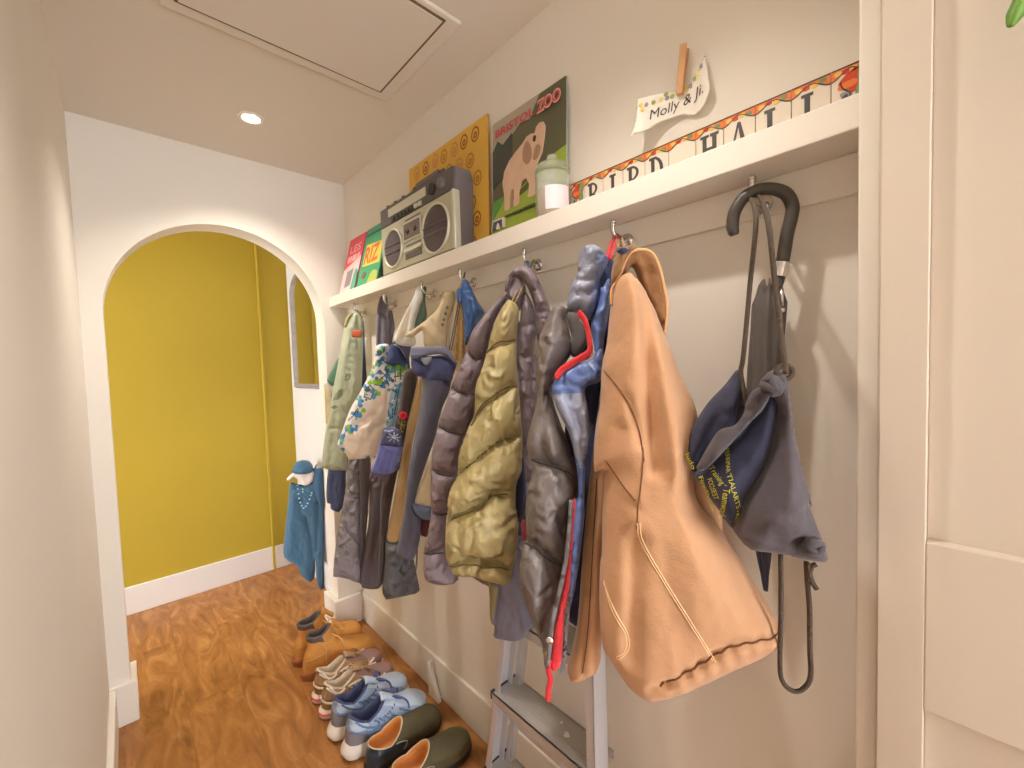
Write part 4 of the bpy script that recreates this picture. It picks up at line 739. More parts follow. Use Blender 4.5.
EL = mat('pale_elephant_print', (214, 182, 156), .5, var=.06, vscale=25); ES = mat('elephant_shade', (168, 132, 108), .5)
b.flat('elephant', q((.19, .155), (.22, .14), (.27, .15), (.27, .24), (.29, .31), (.33, .31), (.33, .22), (.31, .165), (.35, .145), (.41, .155), (.41, .25), (.44, .345), (.50, .355), (.545, .29), (.535, .21), (.52, .185), (.58, .17), (.63, .185), (.625, .29), (.625, .38), (.66, .44), (.715, .50), (.74, .60), (.755, .70), (.73, .745), (.68, .755), (.64, .735), (.62, .69), (.57, .705), (.51, .70), (.46, .665), (.36, .625), (.26, .575), (.185, .50), (.16, .40), (.185, .29)), EL)
b.flat('elephant_ear', q((.46, .52), (.52, .46), (.58, .50), (.57, .60), (.52, .66), (.47, .62)), ES, True); b.flat('elephant_mouth', q((.60, .48), (.66, .47), (.70, .55), (.64, .58)), ES, True); b.flat('elephant_eye', q((.60, .63), (.63, .62), (.64, .66), (.61, .67)), mat('dark_ink', (60, 48, 42), .5), True); b.flat('leg_shade', q((.29, .16), (.32, .16), (.33, .30), (.30, .30)), ES)
PK = mat('rose_lettering', (206, 88, 92), .5)
b.word('title', 'BRISTOL', .06*W, vm(.845), .56*W, .062*Hh, PK, .03); b.word('title_shadow', 'ZOO', .655*W, vm(.835), .30*W, .085*Hh, mat('blush_lettering', (236, 180, 164), .5), .06); b.word('title', 'ZOO', .665*W, vm(.842), .28*W, .072*Hh, PK, .02)
CAPI = mat('ink_caption', (70, 74, 48), .5)
cu = .12
for wd in (.10, .09, .05, .11, .07, .12): b.flat('caption_strip', q((cu, .078), (cu+wd*.8, .078), (cu+wd*.8, .098), (cu, .098)), CAPI); cu += wd
b.flat('stamp_border', q((.0, 0), (.2, 0), (.2, .09), (.02, .09)), PAPER); b.flat('stamp', q((.02, .0), (.17, .0), (.17, .075), (.035, .075)), mat('stamp_blue', (72, 74, 96), .5)); b.flat('stamp_figure', q((.08, .0), (.14, .0), (.12, .045), (.10, .05)), PAPER, True)

# ============================================== radio cassette player
RS = mat('radio_silver', (186, 182, 158), .38, metal=.35); RD_ = mat('radio_dark', (92, 88, 86), .5, .1, 60); RG = mat('radio_case', (112, 106, 108), .5); RM = mat('speaker_mesh', (98, 86, 86), .6, .6, 900); RL = mat('radio_light_trim', (206, 204, 186), .35, metal=.3); RB = mat('radio_black', (46, 42, 42), .4)
xf, yL, yR_, zt = .828, 1.680, 1.147, 2.063
rad = thing('radio_cassette_player', 'big silver twin speaker radio cassette player on the shelf', 'radio', (.87, (yL+yR_)/2, SZ))
def ru(u): return yL-u*(yL-yR_)
def rv(v): return SZ+v*(zt-SZ)
vs, fs = prismv([(xf+.006, SZ+.004), (.918, SZ+.004), (.918, zt-.045), (.900, zt), (xf+.010, zt), (xf+.006, zt-.07)], lambda x, z, d: (x, d, z), yR_, yL); bev(mesh('case', vs, fs, RG, rad, False), .003)
fr = box('front_panel', xf, xf+.008, yR_+.004, yL-.004, rv(.03), rv(.72), RS, rad, .003)
tp = box('control_panel', xf, xf+.010, yR_+.003, yL-.003, rv(.73), rv(.995), RD_, rad, .002)
box('tuning_scale', xf-.002, xf+.004, ru(.68), ru(.14), rv(.83), rv(.945), RL, tp, .001)
for k in range(8): box('push_button', xf-.005, xf+.004, ru(.20+k*.055+.04), ru(.20+k*.055), rv(.745), rv(.80), RB if k < 6 else RL, tp, .001)
for cu, rr_ in ((.20, .078), (.785, .088)):
    c = (xf+.001, ru(cu), rv(.355)); ax_ = V((-1, 0, 0))
    vs, fs = lathev([(rr_, -.002), (rr_, .006), (rr_-.003, .009), (rr_-.007, .008), (rr_-.009, .002)], c, ax_, 48); sp = mesh('speaker_ring', vs, fs, RL, rad)
    vs, fs = lathev([(0, .008), (rr_*.4, .0075), (rr_*.75, .006), (rr_-.008, .003)], c, ax_, 40); g_ = mesh('speaker_grille', vs, fs, RM, rad)
    for dz_ in (.012, -.016):
        hw_ = math.sqrt((rr_-.012)**2-dz_**2); vsf = tubev([(xf-.0065, c[1]-hw_, c[2]+dz_), (xf-.0085, c[1], c[2]+dz_), (xf-.0065, c[1]+hw_, c[2]+dz_)], .0022, 6); mesh('grille_bar', vsf[0], vsf[1], RG, g_)
dk_ = box('cassette_door', xf-.005, xf+.003, ru(.615), ru(.365), rv(.36), rv(.62), RL, rad, .002)
box('cassette_window', xf-.0065, xf, ru(.60), ru(.38), rv(.385), rv(.595), mat('smoked_window', (112, 96, 90), .25), dk_, .001)
for cu in (.44, .54): vs, fs = lathev([(0, .002), (.010, .0015), (.011, -.001)], (xf-.0065, ru(cu), rv(.48)), V((-1, 0, 0)), 18); mesh('tape_hub', vs, fs, RB, dk_)
for v0, v1 in ((.29, .31), (.645, .66)): box('badge_strip', xf-.002, xf+.002, ru(.60), ru(.39), rv(v0), rv(v1), RG, fr)
box('key_slot', xf-.003, xf+.002, ru(.60), ru(.38), rv(.12), rv(.20), RD_, fr, .001); box('key_bar', xf-.006, xf+.002, ru(.61), ru(.37), rv(.215), rv(.26), RL, fr, .001)
box('corner_trim', xf-.004, xf+.022, yR_-.003, yR_+.012, rv(.02), rv(.72), RL, rad, .003)
for cu, cv, r_ in ((.76, .86, .020), (.88, .86, .018)):
    vs, fs = lathev([(0, .014), (r_*.8, .014), (r_, .010), (r_, 0)], (xf, ru(cu), rv(cv)), V((-1, 0, 0)), 24); mesh('control_knob', vs, fs, RB if r_ > .019 else RG, tp)
vsf = tubev(crom([(.866, ru(.44), zt), (.864, ru(.44), zt+.022), (.862, ru(.46), zt+.028), (.862, ru(.78), zt+.028), (.864, ru(.80), zt+.022), (.866, ru(.80), zt)], 5), .007, 10); mesh('carry_handle', vsf[0], vsf[1], RD_, rad)
box('handle_grip', .852, .872, ru(.77), ru(.47), zt+.018, zt+.038, RG, rad, .004)
for k in range(5): box('top_button', .836, .850, ru(.08+k*.06+.035), ru(.08+k*.06), zt-.001, zt+.010, RL if k % 2 else RB, rad, .001)
vsf = merge(tubev([(.905, ru(.06), zt-.006), (.905, ru(.40), zt+.004)], .003, 8), lathev([(0, .004), (.004, .003), (.005, 0), (.004, -.004), (0, -.005)], (.905, ru(.40), zt+.004), V((0, 1, 0)), 10)); mesh('aerial', vsf[0], vsf[1], CHR, rad)
for cu in (.06, .94): vs, fs = lathev([(0, 0), (.010, 0), (.010, .005), (0, .005)], (.85, ru(cu), SZ), V((0, 0, 1)), 14); mesh('foot', vs, fs, RB, rad)

# ============================================== glass jar
jx, jy = .866, .752; J = thing('glass_jar', 'lidded clear glass candle jar with a pale pink label in front of the zoo poster', 'jar', (jx, jy, SZ))
GLS = mat('clear_glass', (244, 246, 240), .06, trans=.8, spec=.6); GLS.node_tree.nodes['Principled BSDF'].inputs['IOR'].default_value = 1.15
vs, fs = lathev([(0, .001), (.040, .001), (.046, .006), (.0465, .10), (.043, .112), (.040, .116), (.037, .112), (.0405, .10), (.041, .010), (.036, .006), (0, .006)], (jx, jy, SZ), seg=40); mesh('glass_body', vs, fs, GLS, J)
vs, fs = lathev([(0, .007), (.0402, .008), (.0402, .066), (.037, .069), (0, .069)], (jx, jy, SZ), seg=36); mesh('candle_wax', vs, fs, mat('peach_wax', (236, 200, 176), .5), J)
vs, fs = lathev([(.041, .117), (.047, .119), (.047, .126), (.040, .138), (.020, .147), (.012, .148), (.010, .152), (.014, .158), (.012, .165), (0, .167)], (jx, jy, SZ), seg=40); mesh('glass_lid', vs, fs, GLS, J)
a0 = math.atan2(-jy, -jx)+.12
lab = []; 
for i in range(17):
    a_ = a0-.55+1.5*i/16
    for z_ in (.012, .072): lab.append((jx+.0470*math.cos(a_), jy+.0470*math.sin(a_), SZ+z_))
mesh('label', lab, [(2*i, 2*i+1, 2*i+3, 2*i+2) for i in range(16)], mat('pink_label', (232, 210, 214), .6), J)

# ============================================== house-name tiles: BIRD HALL
TW = mat('glazed_tile', (230, 220, 204), .18, spec=.6); TI_ = mat('tile_ink', (78, 76, 74), .35); TO = mat('tile_orange', (228, 126, 62), .3); TY = mat('tile_yellow', (232, 190, 92), .3); TR_ = mat('tile_red', (206, 74, 48), .3); TGn = mat('tile_green', (122, 146, 100), .3)
edges = [.735, .683, .625, .567, .509, .451, .391, .335, .277, .218, .160, .1095]
words = ['', 'B', 'I', 'R', 'D', ' ', 'H', 'A', 'L', 'L', '']
desc = ['decorated end tile half hidden behind the glass jar', 'letter tile with a B, the first letter of the row', 'letter tile with an I, between B and R', 'letter tile with an R, between I and D', 'letter tile with a D, beside the blank tile', 'blank letter tile between the D and the H', 'letter tile with an H, below the clipped card', 'letter tile with an A, between H and L', 'letter tile with the first L, beside the A', 'letter tile with the second L, beside the red flower tile', 'end tile with a red flower against the white jamb']
def serif(ch, w, h):
    """slab letter outlines in a w x h cell: list of polygons"""
    s = w*.24; f = h*.09; t = w*.13
    def stem(x, y0=0, y1=h, ser=(1, 1)): 
        L_ = [[(x-s/2, y0), (x+s/2, y0), (x+s/2, y1), (x-s/2, y1)]]
        if ser[0]: L_.append([(x-s/2-t, y0), (x+s/2+t, y0), (x+s/2+t, y0+f), (x-s/2-t, y0+f)])
        if ser[1]: L_.append([(x-s/2-t, y1-f), (x+s/2+t, y1-f), (x+s/2+t, y1), (x-s/2-t, y1)])
        return L_
    def bowl(x, y0, y1, r, th):
        n = 10; o_ = [(x+r*math.sin(PI*i/n), (y0+y1)/2-(y1-y0)/2*math.cos(PI*i/n)) for i in range(n+1)]; i_ = [(x+(r-th)*math.sin(PI*i/n), (y0+y1)/2-((y1-y0)/2-th*.6)*math.cos(PI*i/n)) for i in range(n+1)]
        return [o_+i_[::-1]]
    if ch == 'I': return stem(w/2)
    if ch == 'L': return stem(w*.36)+[[(w*.3, 0), (w*.95, 0), (w*.95, h*.3), (w*.85, h*.1), (w*.3, f)]]
    if ch == 'H': return stem(w*.22)+stem(w*.80)+[[(w*.22, h*.47), (w*.8, h*.47), (w*.8, h*.56), (w*.22, h*.56)]]
    if ch == 'D': return stem(w*.25)+bowl(w*.30, 0, h, w*.66, w*.22)
    if ch == 'B': return stem(w*.25)+bowl(w*.30, h*.48, h, w*.55, w*.18)+bowl(w*.30, 0, h*.54, w*.62, w*.2)
    if ch == 'R': return stem(w*.25)+bowl(w*.30, h*.44, h, w*.58, w*.18)+[[(w*.45, h*.46), (w*.62, h*.46), (w*.98, 0), (w*.74, 0)]]
    if ch == 'A': return [[(w*.42, h), (w*.58, h), (w*.98, 0), (w*.70, 0)], [(w*.42, h), (w*.52, h), (w*.14, 0), (w*.02, 0)], [(w*.2, h*.32), (w*.74, h*.32), (w*.70, h*.41), (w*.26, h*.41)], [(0, 0), (w*.26, 0), (w*.26, f*.8), (0, f*.8)], [(w*.62, 0), (w*1.05, 0), (w*1.05, f*.8), (w*.62, f*.8)]]
    return []
tx0, tx1, ztl = .9125, .9205, 1.882
for k, ch in enumerate(words):
    y1, y0 = edges[k]-.0006, edges[k+1]+.0006; wd = y1-y0
    t = thing('ceramic_letter_tile', 'ceramic '+desc[k], 'tile', ((tx0+tx1)/2, (y0+y1)/2, SZ), 'ceramic house name tiles on the shelf')
    box('tile_body', tx0, tx1, y0, y1, SZ, ztl, TW, t, .001)
    F3 = lambda u, v, d: (tx0-d, y1-u, SZ+v)
    H_ = ztl-SZ
    # scalloped painted border along the top
    n = 16; top = [(wd*i/n, H_-.003) for i in range(n+1)]
    low = [(wd*i/n, H_-.0125-.0065*math.cos(2*PI*(i/n)*1.0+PI*(k % 2)*0)) for i in range(n+1)]
    vs, fs = prismv(low+top[::-1], F3, 0, .0005); bd = mesh('painted_border', vs, fs, TO, t, False)
    vsf = merge(tubev([F3(*p, .0006) for p in low], .0011, 5), tubev([F3(u, v+.0012, .0006) for u, v in top], .0013, 5)); mesh('border_line', vsf[0], vsf[1], TI_, t)
    rn = random.Random(k)
    for j in range(4):
        cx_, cy_ = wd*(.18+.21*j), H_-.0095+rn.uniform(-.002, .002); bl = [(cx_+.0052*math.cos(a_*PI/4)*(1+.3*(a_ % 2)), cy_+.0042*math.sin(a_*PI/4)) for a_ in range(8)]
        vs, fs = prismv(bl, F3, 0, .0009+j*.0001); mesh('painted_petal', vs, fs, [TY, TR_, TY, TGn][j], t, False)
    if ch.strip():
        lw_, lh_ = wd*.62, .060
        parts = [prismv([(u+wd*.19, v+.0155) for u, v in p], F3, 0, .0007+.00012*i) for i, p in enumerate(serif(ch, lw_, lh_))]
        vs, fs = merge(*parts); mesh('painted_letter', vs, fs, TI_, t, False)
    elif k in (0, len(words)-1):
        mir = -1 if k == 0 else 1
        def E_(u, v, ru_, rv_, rot, m_, d): 
            pl_ = [(wd*u+math.cos(rot)*ru_*math.cos(i*PI/8)-math.sin(rot)*rv_*math.sin(i*PI/8), v*H_+math.sin(rot)*ru_*math.cos(i*PI/8)+math.cos(rot)*rv_*math.sin(i*PI/8)) for i in range(16)]; vs, fs = prismv(pl_, F3, 0, d); mesh('painted_petal', vs, fs, m_, t, False)
        for i, (u, v, a, b_, r_, m_) in enumerate([(.55, .80, .020, .007, .5, TR_), (.72, .66, .018, .008, .9, TR_), (.45, .66, .014, .006, .1, TO), (.80, .50, .016, .007, 1.4, TGn), (.70, .36, .014, .006, 1.2, TGn), (.42, .48, .010, .005, -.6, mat('tile_grey', (150, 146, 150), .3)), (.34, .42, .009, .004, 1.0, TI_), (.84, .78, .014, .006, 1.3, TGn)]): E_(u, v, a, b_, r_ , m_, .0011+.0002*i)
        vsf = tubev(crom([F3(wd*u, H_*v, .0015) for u, v in ((.25, .74), (.32, .62), (.5, .52), (.48, .38), (.35, .30))], 4), .0012, 5); mesh('painted_stem', vsf[0], vsf[1], TI_, t)

# ============================================== card held by a peg, standing on the tiles
card = thing('name_card', 'curled white name card with yellow flowers held by a wooden peg above the tiles', 'card', (.895, .43, 1.885))
PC = mat('white_card', (232, 226, 214), .6); pl = Plane((678, 108), .9195, 12)
zc = lambda *p: Z(600, 20, 4.8, *p)
u0_ = pl.uv(zc((345, 450))[0])[0]
crv = lambda u, v: 2.2*max(0, u-u0_-.03)**1.5+.8*max(0, u0_-.005-u)**1.5+.004
cpn = Panel('card_sheet', PC, zc((190, 395), (190, 395), (250, 370), (310, 350), (365, 350), (405, 345), (450, 300), (500, 225), (512, 190), (520, 230), (542, 350), (540, 380), (505, 440), (450, 470), (400, 462), (345, 478), (290, 500), (235, 540), (162, 575), (162, 575), (182, 500)), pl, card, T=.0006, R=.002, off=0, back=1, wr=0, res=.004, bend=crv)
cpn.text('name_lettering', 'Molly & Ji.', zc((246, 490))[0], zc((505, 372))[0], zc((252, 440))[0], mat('black_ink', (60, 52, 50), .5), bold=.0)
rn = random.Random(2); FL_ = [mat('flower_yellow', (226, 204, 106), .6), mat('flower_grey', (150, 144, 150), .6), mat('flower_leaf', (152, 164, 92), .6)]
for i, p in enumerate(zc((205, 425), (230, 420), (262, 405), (295, 390), (325, 380), (350, 372), (420, 338), (440, 325), (462, 295), (480, 275), (498, 245), (320, 362), (212, 445))):
    c = cpn.surf(p, .0006); vs, fs = lathev([(0, .0006), (.0045, .0004), (.0052, 0)], c, pl.n, 9); mesh('printed_flower', vs, fs, FL_[i % 3], cpn.o)
WD = mat('peg_wood', (206, 158, 112), .6, .2, 60, .1, 20)
peg = thing('clothes_peg', 'small wooden clothes peg gripping the top of the name card', 'clothes peg', pl.pt(*pl.uv((683, 92)), .01))
pb, pt_ = pl.pt(*pl.uv((681, 97)), .012), pl.pt(*pl.uv((686.5, 51)), .016); d_ = (pt_-pb).normalized(); sx_ = pl.e1-d_*pl.e1.dot(d_); sx_.normalize(); nn = sx_.cross(d_)
Lp = (pt_-pb).length
for sg in (-1, 1):
    prof = [(0, .0006), (.25, .0035), (.5, .002), (1, .0075), (1, .0125), (.5, .0080), (.2, .0085), (0, .0055)]
    vs, fs = prismv([(a_*Lp, c_) for a_, c_ in prof], lambda u, v, d: pb+d_*u+nn*(sg*v)+sx_*d, -.007, .007); bev(mesh('wooden_arm', vs, fs, WD, peg, False), .0006)
mid = pb+d_*Lp*.5; hx = [mid+d_*(.004*math.cos(i*PI/5))+nn*(.004*math.sin(i*PI/5))+sx_*(-.005+.0004*i) for i in range(26)]
vsf = tubev(hx, .0008, 5); mesh('wire_spring', vsf[0], vsf[1], CHR, peg)

# ============================================== mirror in the hallway
mi = thing('mirror', 'tall grey framed mirror with an arched top on the white hallway wall', 'mirror', (XM, 2.92, 1.286))
FRM = mat('mirror_frame', (150, 142, 140), .5, .3, 40, .12, 25); MG = mat('mirror_glass', (236, 236, 230), .03, metal=1)
def mout(ins):
    y0, y1, zb = 2.65+ins, 3.193-ins, 1.286+ins; yc = (y0+y1)/2; hw = (y1-y0)/2; zsd = 1.90; P_ = [(y1, zb), (y1, zsd)]
    P_ += [(yc+hw*math.cos(PI*i/24), zsd+(.17-ins*.6)*math.sin(PI*i/24)**.8) for i in range(1, 24)]
    return P_+[(y0, zsd), (y0, zb)]
o_, i_ = mout(0), mout(.035); n = len(o_)
vs = [(XM-.002, *p) for p in o_]+[(XM-.026, *p) for p in mout(.008)]+[(XM-.026, *p) for p in mout(.022)]+[(XM-.010, *p) for p in i_]
fs = [(r*n+k, r*n+(k+1) % n, (r+1)*n+(k+1) % n, (r+1)*n+k) for r in range(3) for k in range(n)]; mesh('frame', vs, fs, FRM, mi, True, sharp=35)
vs, fs = prismv(mout(.030), lambda u, v, d: (XM-d, u, v), .003, .012); mesh('glass', vs, fs, MG, mi, False)
orn = [lathev([(0, .012), (.012, .010), (.020, .004), (.022, 0)], (XM-.022, 2.92+dy, 2.055+dz), V((-1, 0, 0)), 12) for dy, dz in ((0, .012), (.035, .0), (-.035, 0), (.062, -.012), (-.062, -.012))]
vs, fs = merge(*orn); mesh('carved_crest', vs, fs, FRM, mi)

# ============================================== teal dressing-up costume
TL = cloth('teal_cloth', (66, 104, 134)); TLD = cloth('teal_shade', (56, 92, 122)); WL = mat('white_lining', (232, 222, 216), .8)
tc_ = G('teal_costume', 'teal blue dressing up tunic on a white collar, hanging beyond the arch', (300, 510), .80, 'costume')
zt_ = lambda *p: Z(280, 450, 5.486, *p); pl = Plane((302, 520), .78, 66)
tn = Panel('tunic', TL, zt_((55, 185), (80, 182), (130, 190), (180, 170), (205, 125), (235, 105), (240, 300), (238, 745), (215, 752), (200, 700), (195, 600), (190, 690), (165, 720), (120, 690), (100, 640), (40, 600), (18, 560), (30, 430), (45, 280)), pl, tc_, T=.04, R=.06, res=.008, wr=.006, wf=(8, 2.5), folds=[(zt_((140, 380), (165, 500), (190, 700)), -.020, .018), (zt_((205, 300), (200, 560)), -.014, .014), (zt_((80, 260), (60, 560)), .01, .03)])
Panel('hood', TLD, zt_((190, 110), (205, 100), (235, 105), (240, 200), (238, 330), (200, 260), (180, 190)), pl, tc_, T=.03, R=.04, off=.03, wr=.006)
Panel('white_collar', WL, zt_((36, 160), (70, 125), (100, 112), (150, 118), (180, 115), (185, 150), (165, 185), (130, 195), (105, 170), (80, 150), (55, 168)), pl, tc_, T=.02, R=.03, off=.035, wr=.003)
bd_ = [lathev([(0, .004), (.005, .002), (.006, -.002)], tn.surf(p, .001), pl.n, 8) for p in zt_((96, 195), (98, 215), (102, 240), (106, 265), (112, 288), (120, 305), (130, 318), (142, 308), (152, 292), (162, 270), (170, 248), (174, 235), (125, 215), (126, 230))]
vs, fs = merge(*bd_); o = mesh('bead_trim', vs, fs, mat('pale_beads', (172, 206, 220), .4), tc_); o['kind'] = 'stuff'
cap = G('teal_hat', 'small teal blue hat resting on top of the costume collar', (303, 467), .80, 'hat')
c0 = pl.pt(*pl.uv(zt_((128, 110))[0]), .02); vs, fs = lathev([(.056, 0), (.058, .012), (.054, .035), (.038, .056), (.018, .064), (0, .066)], c0, (pl.e2+pl.n*.15+pl.e1*.1).normalized(), 28); mesh('crown', vs, fs, TL, cap)
vs, fs = lathev([(.054, -.002), (.061, 0), (.062, .010), (.057, .013)], c0, (pl.e2+pl.n*.15+pl.e1*.1).normalized(), 28); mesh('brim_band', vs, fs, TLD, cap)
hb = pl.pt(*pl.uv(zt_((120, 150))[0]), -.03); tube('wall_loop', [tn.surf(zt_((150, 180))[0], -.03), V((XM-.004, hb.y, hb.z+.06)), tn.surf(zt_((160, 180))[0], -.03)], .003, TLD, tc_, n=6)

# ============================================== step ladder against the wall
AL = mat('aluminium', (206, 204, 206), .36, .05, 120, metal=.45); AT = mat('step_tread_grey', (184, 178, 172), .45, .2, 160, metal=.3); BP = mat('black_plastic', (58, 56, 58), .5); PS = mat('paint_splash', (236, 230, 222), .6)
lad = thing('step_ladder', 'folded aluminium step ladder leaning on the wall under the padded jackets', 'ladder', (.80, .75, 0))
def lx(z): return .735+.085*z
def ly(z, s): return (1.005-.115*z) if s > 0 else (.560+.06*z)
ztop_ = .98
for s_ in (1, -1):
    parts = []
    for (x0, x1, t0, t1) in ((0, .055, 0, .003), (0, .003, 0, .024), (.052, .055, 0, .024)):
        vs = []
        for z in (0.012, ztop_):
            X0 = lx(z); Y0 = ly(z, s_); sg = -1 if s_ > 0 else 1
            vs += [(X0+x0, Y0+sg*t0, z), (X0+x1, Y0+sg*t0, z), (X0+x1, Y0+sg*t1, z), (X0+x0, Y0+sg*t1, z)]
        parts.append((vs, [(0, 1, 2, 3), (4, 5, 6, 7)]+[(i, (i+1) % 4, (i+1) % 4+4, i+4) for i in range(4)]))
    vs, fs = merge(*parts); st_ = mesh('side_rail', vs, fs, AL, lad, False)
    z = 0; X0 = lx(0); Y0 = ly(0, s_); sg = -1 if s_ > 0 else 1
    box('rubber_foot', X0-.004, X0+.06, min(Y0-sg*.004, Y0+sg*.028), max(Y0-sg*.004, Y0+sg*.028), 0, .03, BP, st_, .002)
    # folded rear leg behind
    vs = []
    for z in (.012, .93):
        X0 = lx(z)+.062; Y0 = ly(z, s_)-s_*.035
        vs += [(X0, Y0-.011, z), (X0+.022, Y0-.011, z), (X0+.022, Y0+.011, z), (X0, Y0+.011, z)]
    rl = mesh('rear_leg', vs, [(0, 1, 2, 3), (4, 5, 6, 7)]+[(i, (i+1) % 4, (i+1) % 4+4, i+4) for i in range(4)], AL, lad, False); bev(rl, .002)
    X0 = lx(0)+.062; Y0 = ly(0, s_)-s_*.035; box('rubber_foot', X0-.003, X0+.025, Y0-.014, Y0+.014, 0, .025, BP, rl, .002)
for z in (.17, .42, .67):
    ya, yb = ly(z, 1)-.003, ly(z, -1)+.003; X0 = lx(z)
    parts = [boxv(X0-.012, X0+.085, yb, ya, z-.003, z), boxv(X0-.012, X0-.009, yb, ya, z-.028, z), boxv(X0+.082, X0+.085, yb, ya, z-.022, z)]
    parts += [boxv(X0-.004+k*.011, X0+k*.011, yb+.02, ya-.02, z, z+.0012) for k in range(8)]
    vs, fs = merge(*parts); sp_ = mesh('step', vs, fs, AT, lad, False); sp_.data.materials.append(AL)
    for y_ in (ya,) if z < .5 else ():
        box('end_clip', X0-.014, X0+.086, y_-.004, y_+.004, z-.02, z+.004, BP, sp_, .002)
    if abs(z-.42) < .01:
        for (x_, y_, r_, sd) in ((X0+.035, .70, .010, 1), (X0+.03, .62, .013, 2), (X0+.055, .735, .004, 3)):
            rn = random.Random(sd); pl_ = [(x_+r_*(.5+.7*rn.random())*math.cos(2*PI*i/14), y_+r_*(.5+.7*rn.random())*math.sin(2*PI*i/14)) for i in range(14)]
            vs, fs = prismv(pl_, lambda u, v, d: (u, v, d), z+.001, z+.0022); mesh('paint_splash', vs, fs, PS, sp_, False)
parts = [boxv(lx(z)+.064, lx(z)+.082, ly(z, -1)+.03, ly(z, 1)-.03, z-.012, z+.012) for z in (.30, .80)]
for p in parts: mesh('cross_brace', p[0], p[1], AL, lad, False)
vs, fs = boxv(lx(ztop_)-.015, lx(ztop_)+.075, ly(ztop_, -1)-.01, ly(ztop_, 1)+.01, ztop_-.03, ztop_+.012); bev(mesh('top_cap', vs, fs, BP, lad, False), .006)

# ============================================== a plant leaf hanging in at the top right
pt = thing('trailing_plant', 'green strap leaf of a trailing plant at the top right above the door panel', 'plant', at(1030, -20, 0, .70))
def leaf(pts, w, m, name='leaf'):
    c = crom(pts, 6); n = len(c); vs = []; fs = []
    for i, p in enumerate(c):
        t = i/(n-1); hw = w*min(1, .35+t*3)*(1-.5*max(0, t-.5)); T_ = (c[min(i+1, n-1)]-c[max(i-1, 0)]).normalized(); sd = T_.cross(V((-1, -.2, 0))).normalized()
        vs += [p-sd*hw, p+V((-.003, 0, 0)), p+sd*hw, p+V((.002, 0, 0))]
    for i in range(n-1):
        for k in range(4): l = (k+1) % 4; fs.append((i*4+k, i*4+l, i*4+4+l, i*4+4+k))
    fs += [(0, 1, 2, 3), tuple((n-1)*4+k for k in range(4))]
    mesh(name, vs, fs, m, pt)
LF = mat('leaf_green', (104, 146, 58), .45, .2, 60, .15, 20)
pp = lambda x, y, X: at(x, y, 0, X)
top_ = V((.74, -.20, 2.05))
leaf([pp(1010, 27, .70), pp(1015, 16, .70), pp(1021, 3, .702), pp(1032, -22, .71), pp(1060, -60, .73), top_], .0075, LF)
leaf([pp(1058, 40, .70), pp(1056, 10, .70), pp(1062, -30, .72), top_], .007, LF); leaf([pp(1110, 40, .69), pp(1098, -10, .70), pp(1085, -50, .72), top_], .007, LF)
vsf = tubev(crom([top_, top_+V((.01, -.03, .1)), V((.72, -.25, 2.30)), V((.72, -.25, HC))], 5), .004, 7); mesh('stem', vsf[0], vsf[1], mat('stem_green', (96, 120, 60), .6), pt)

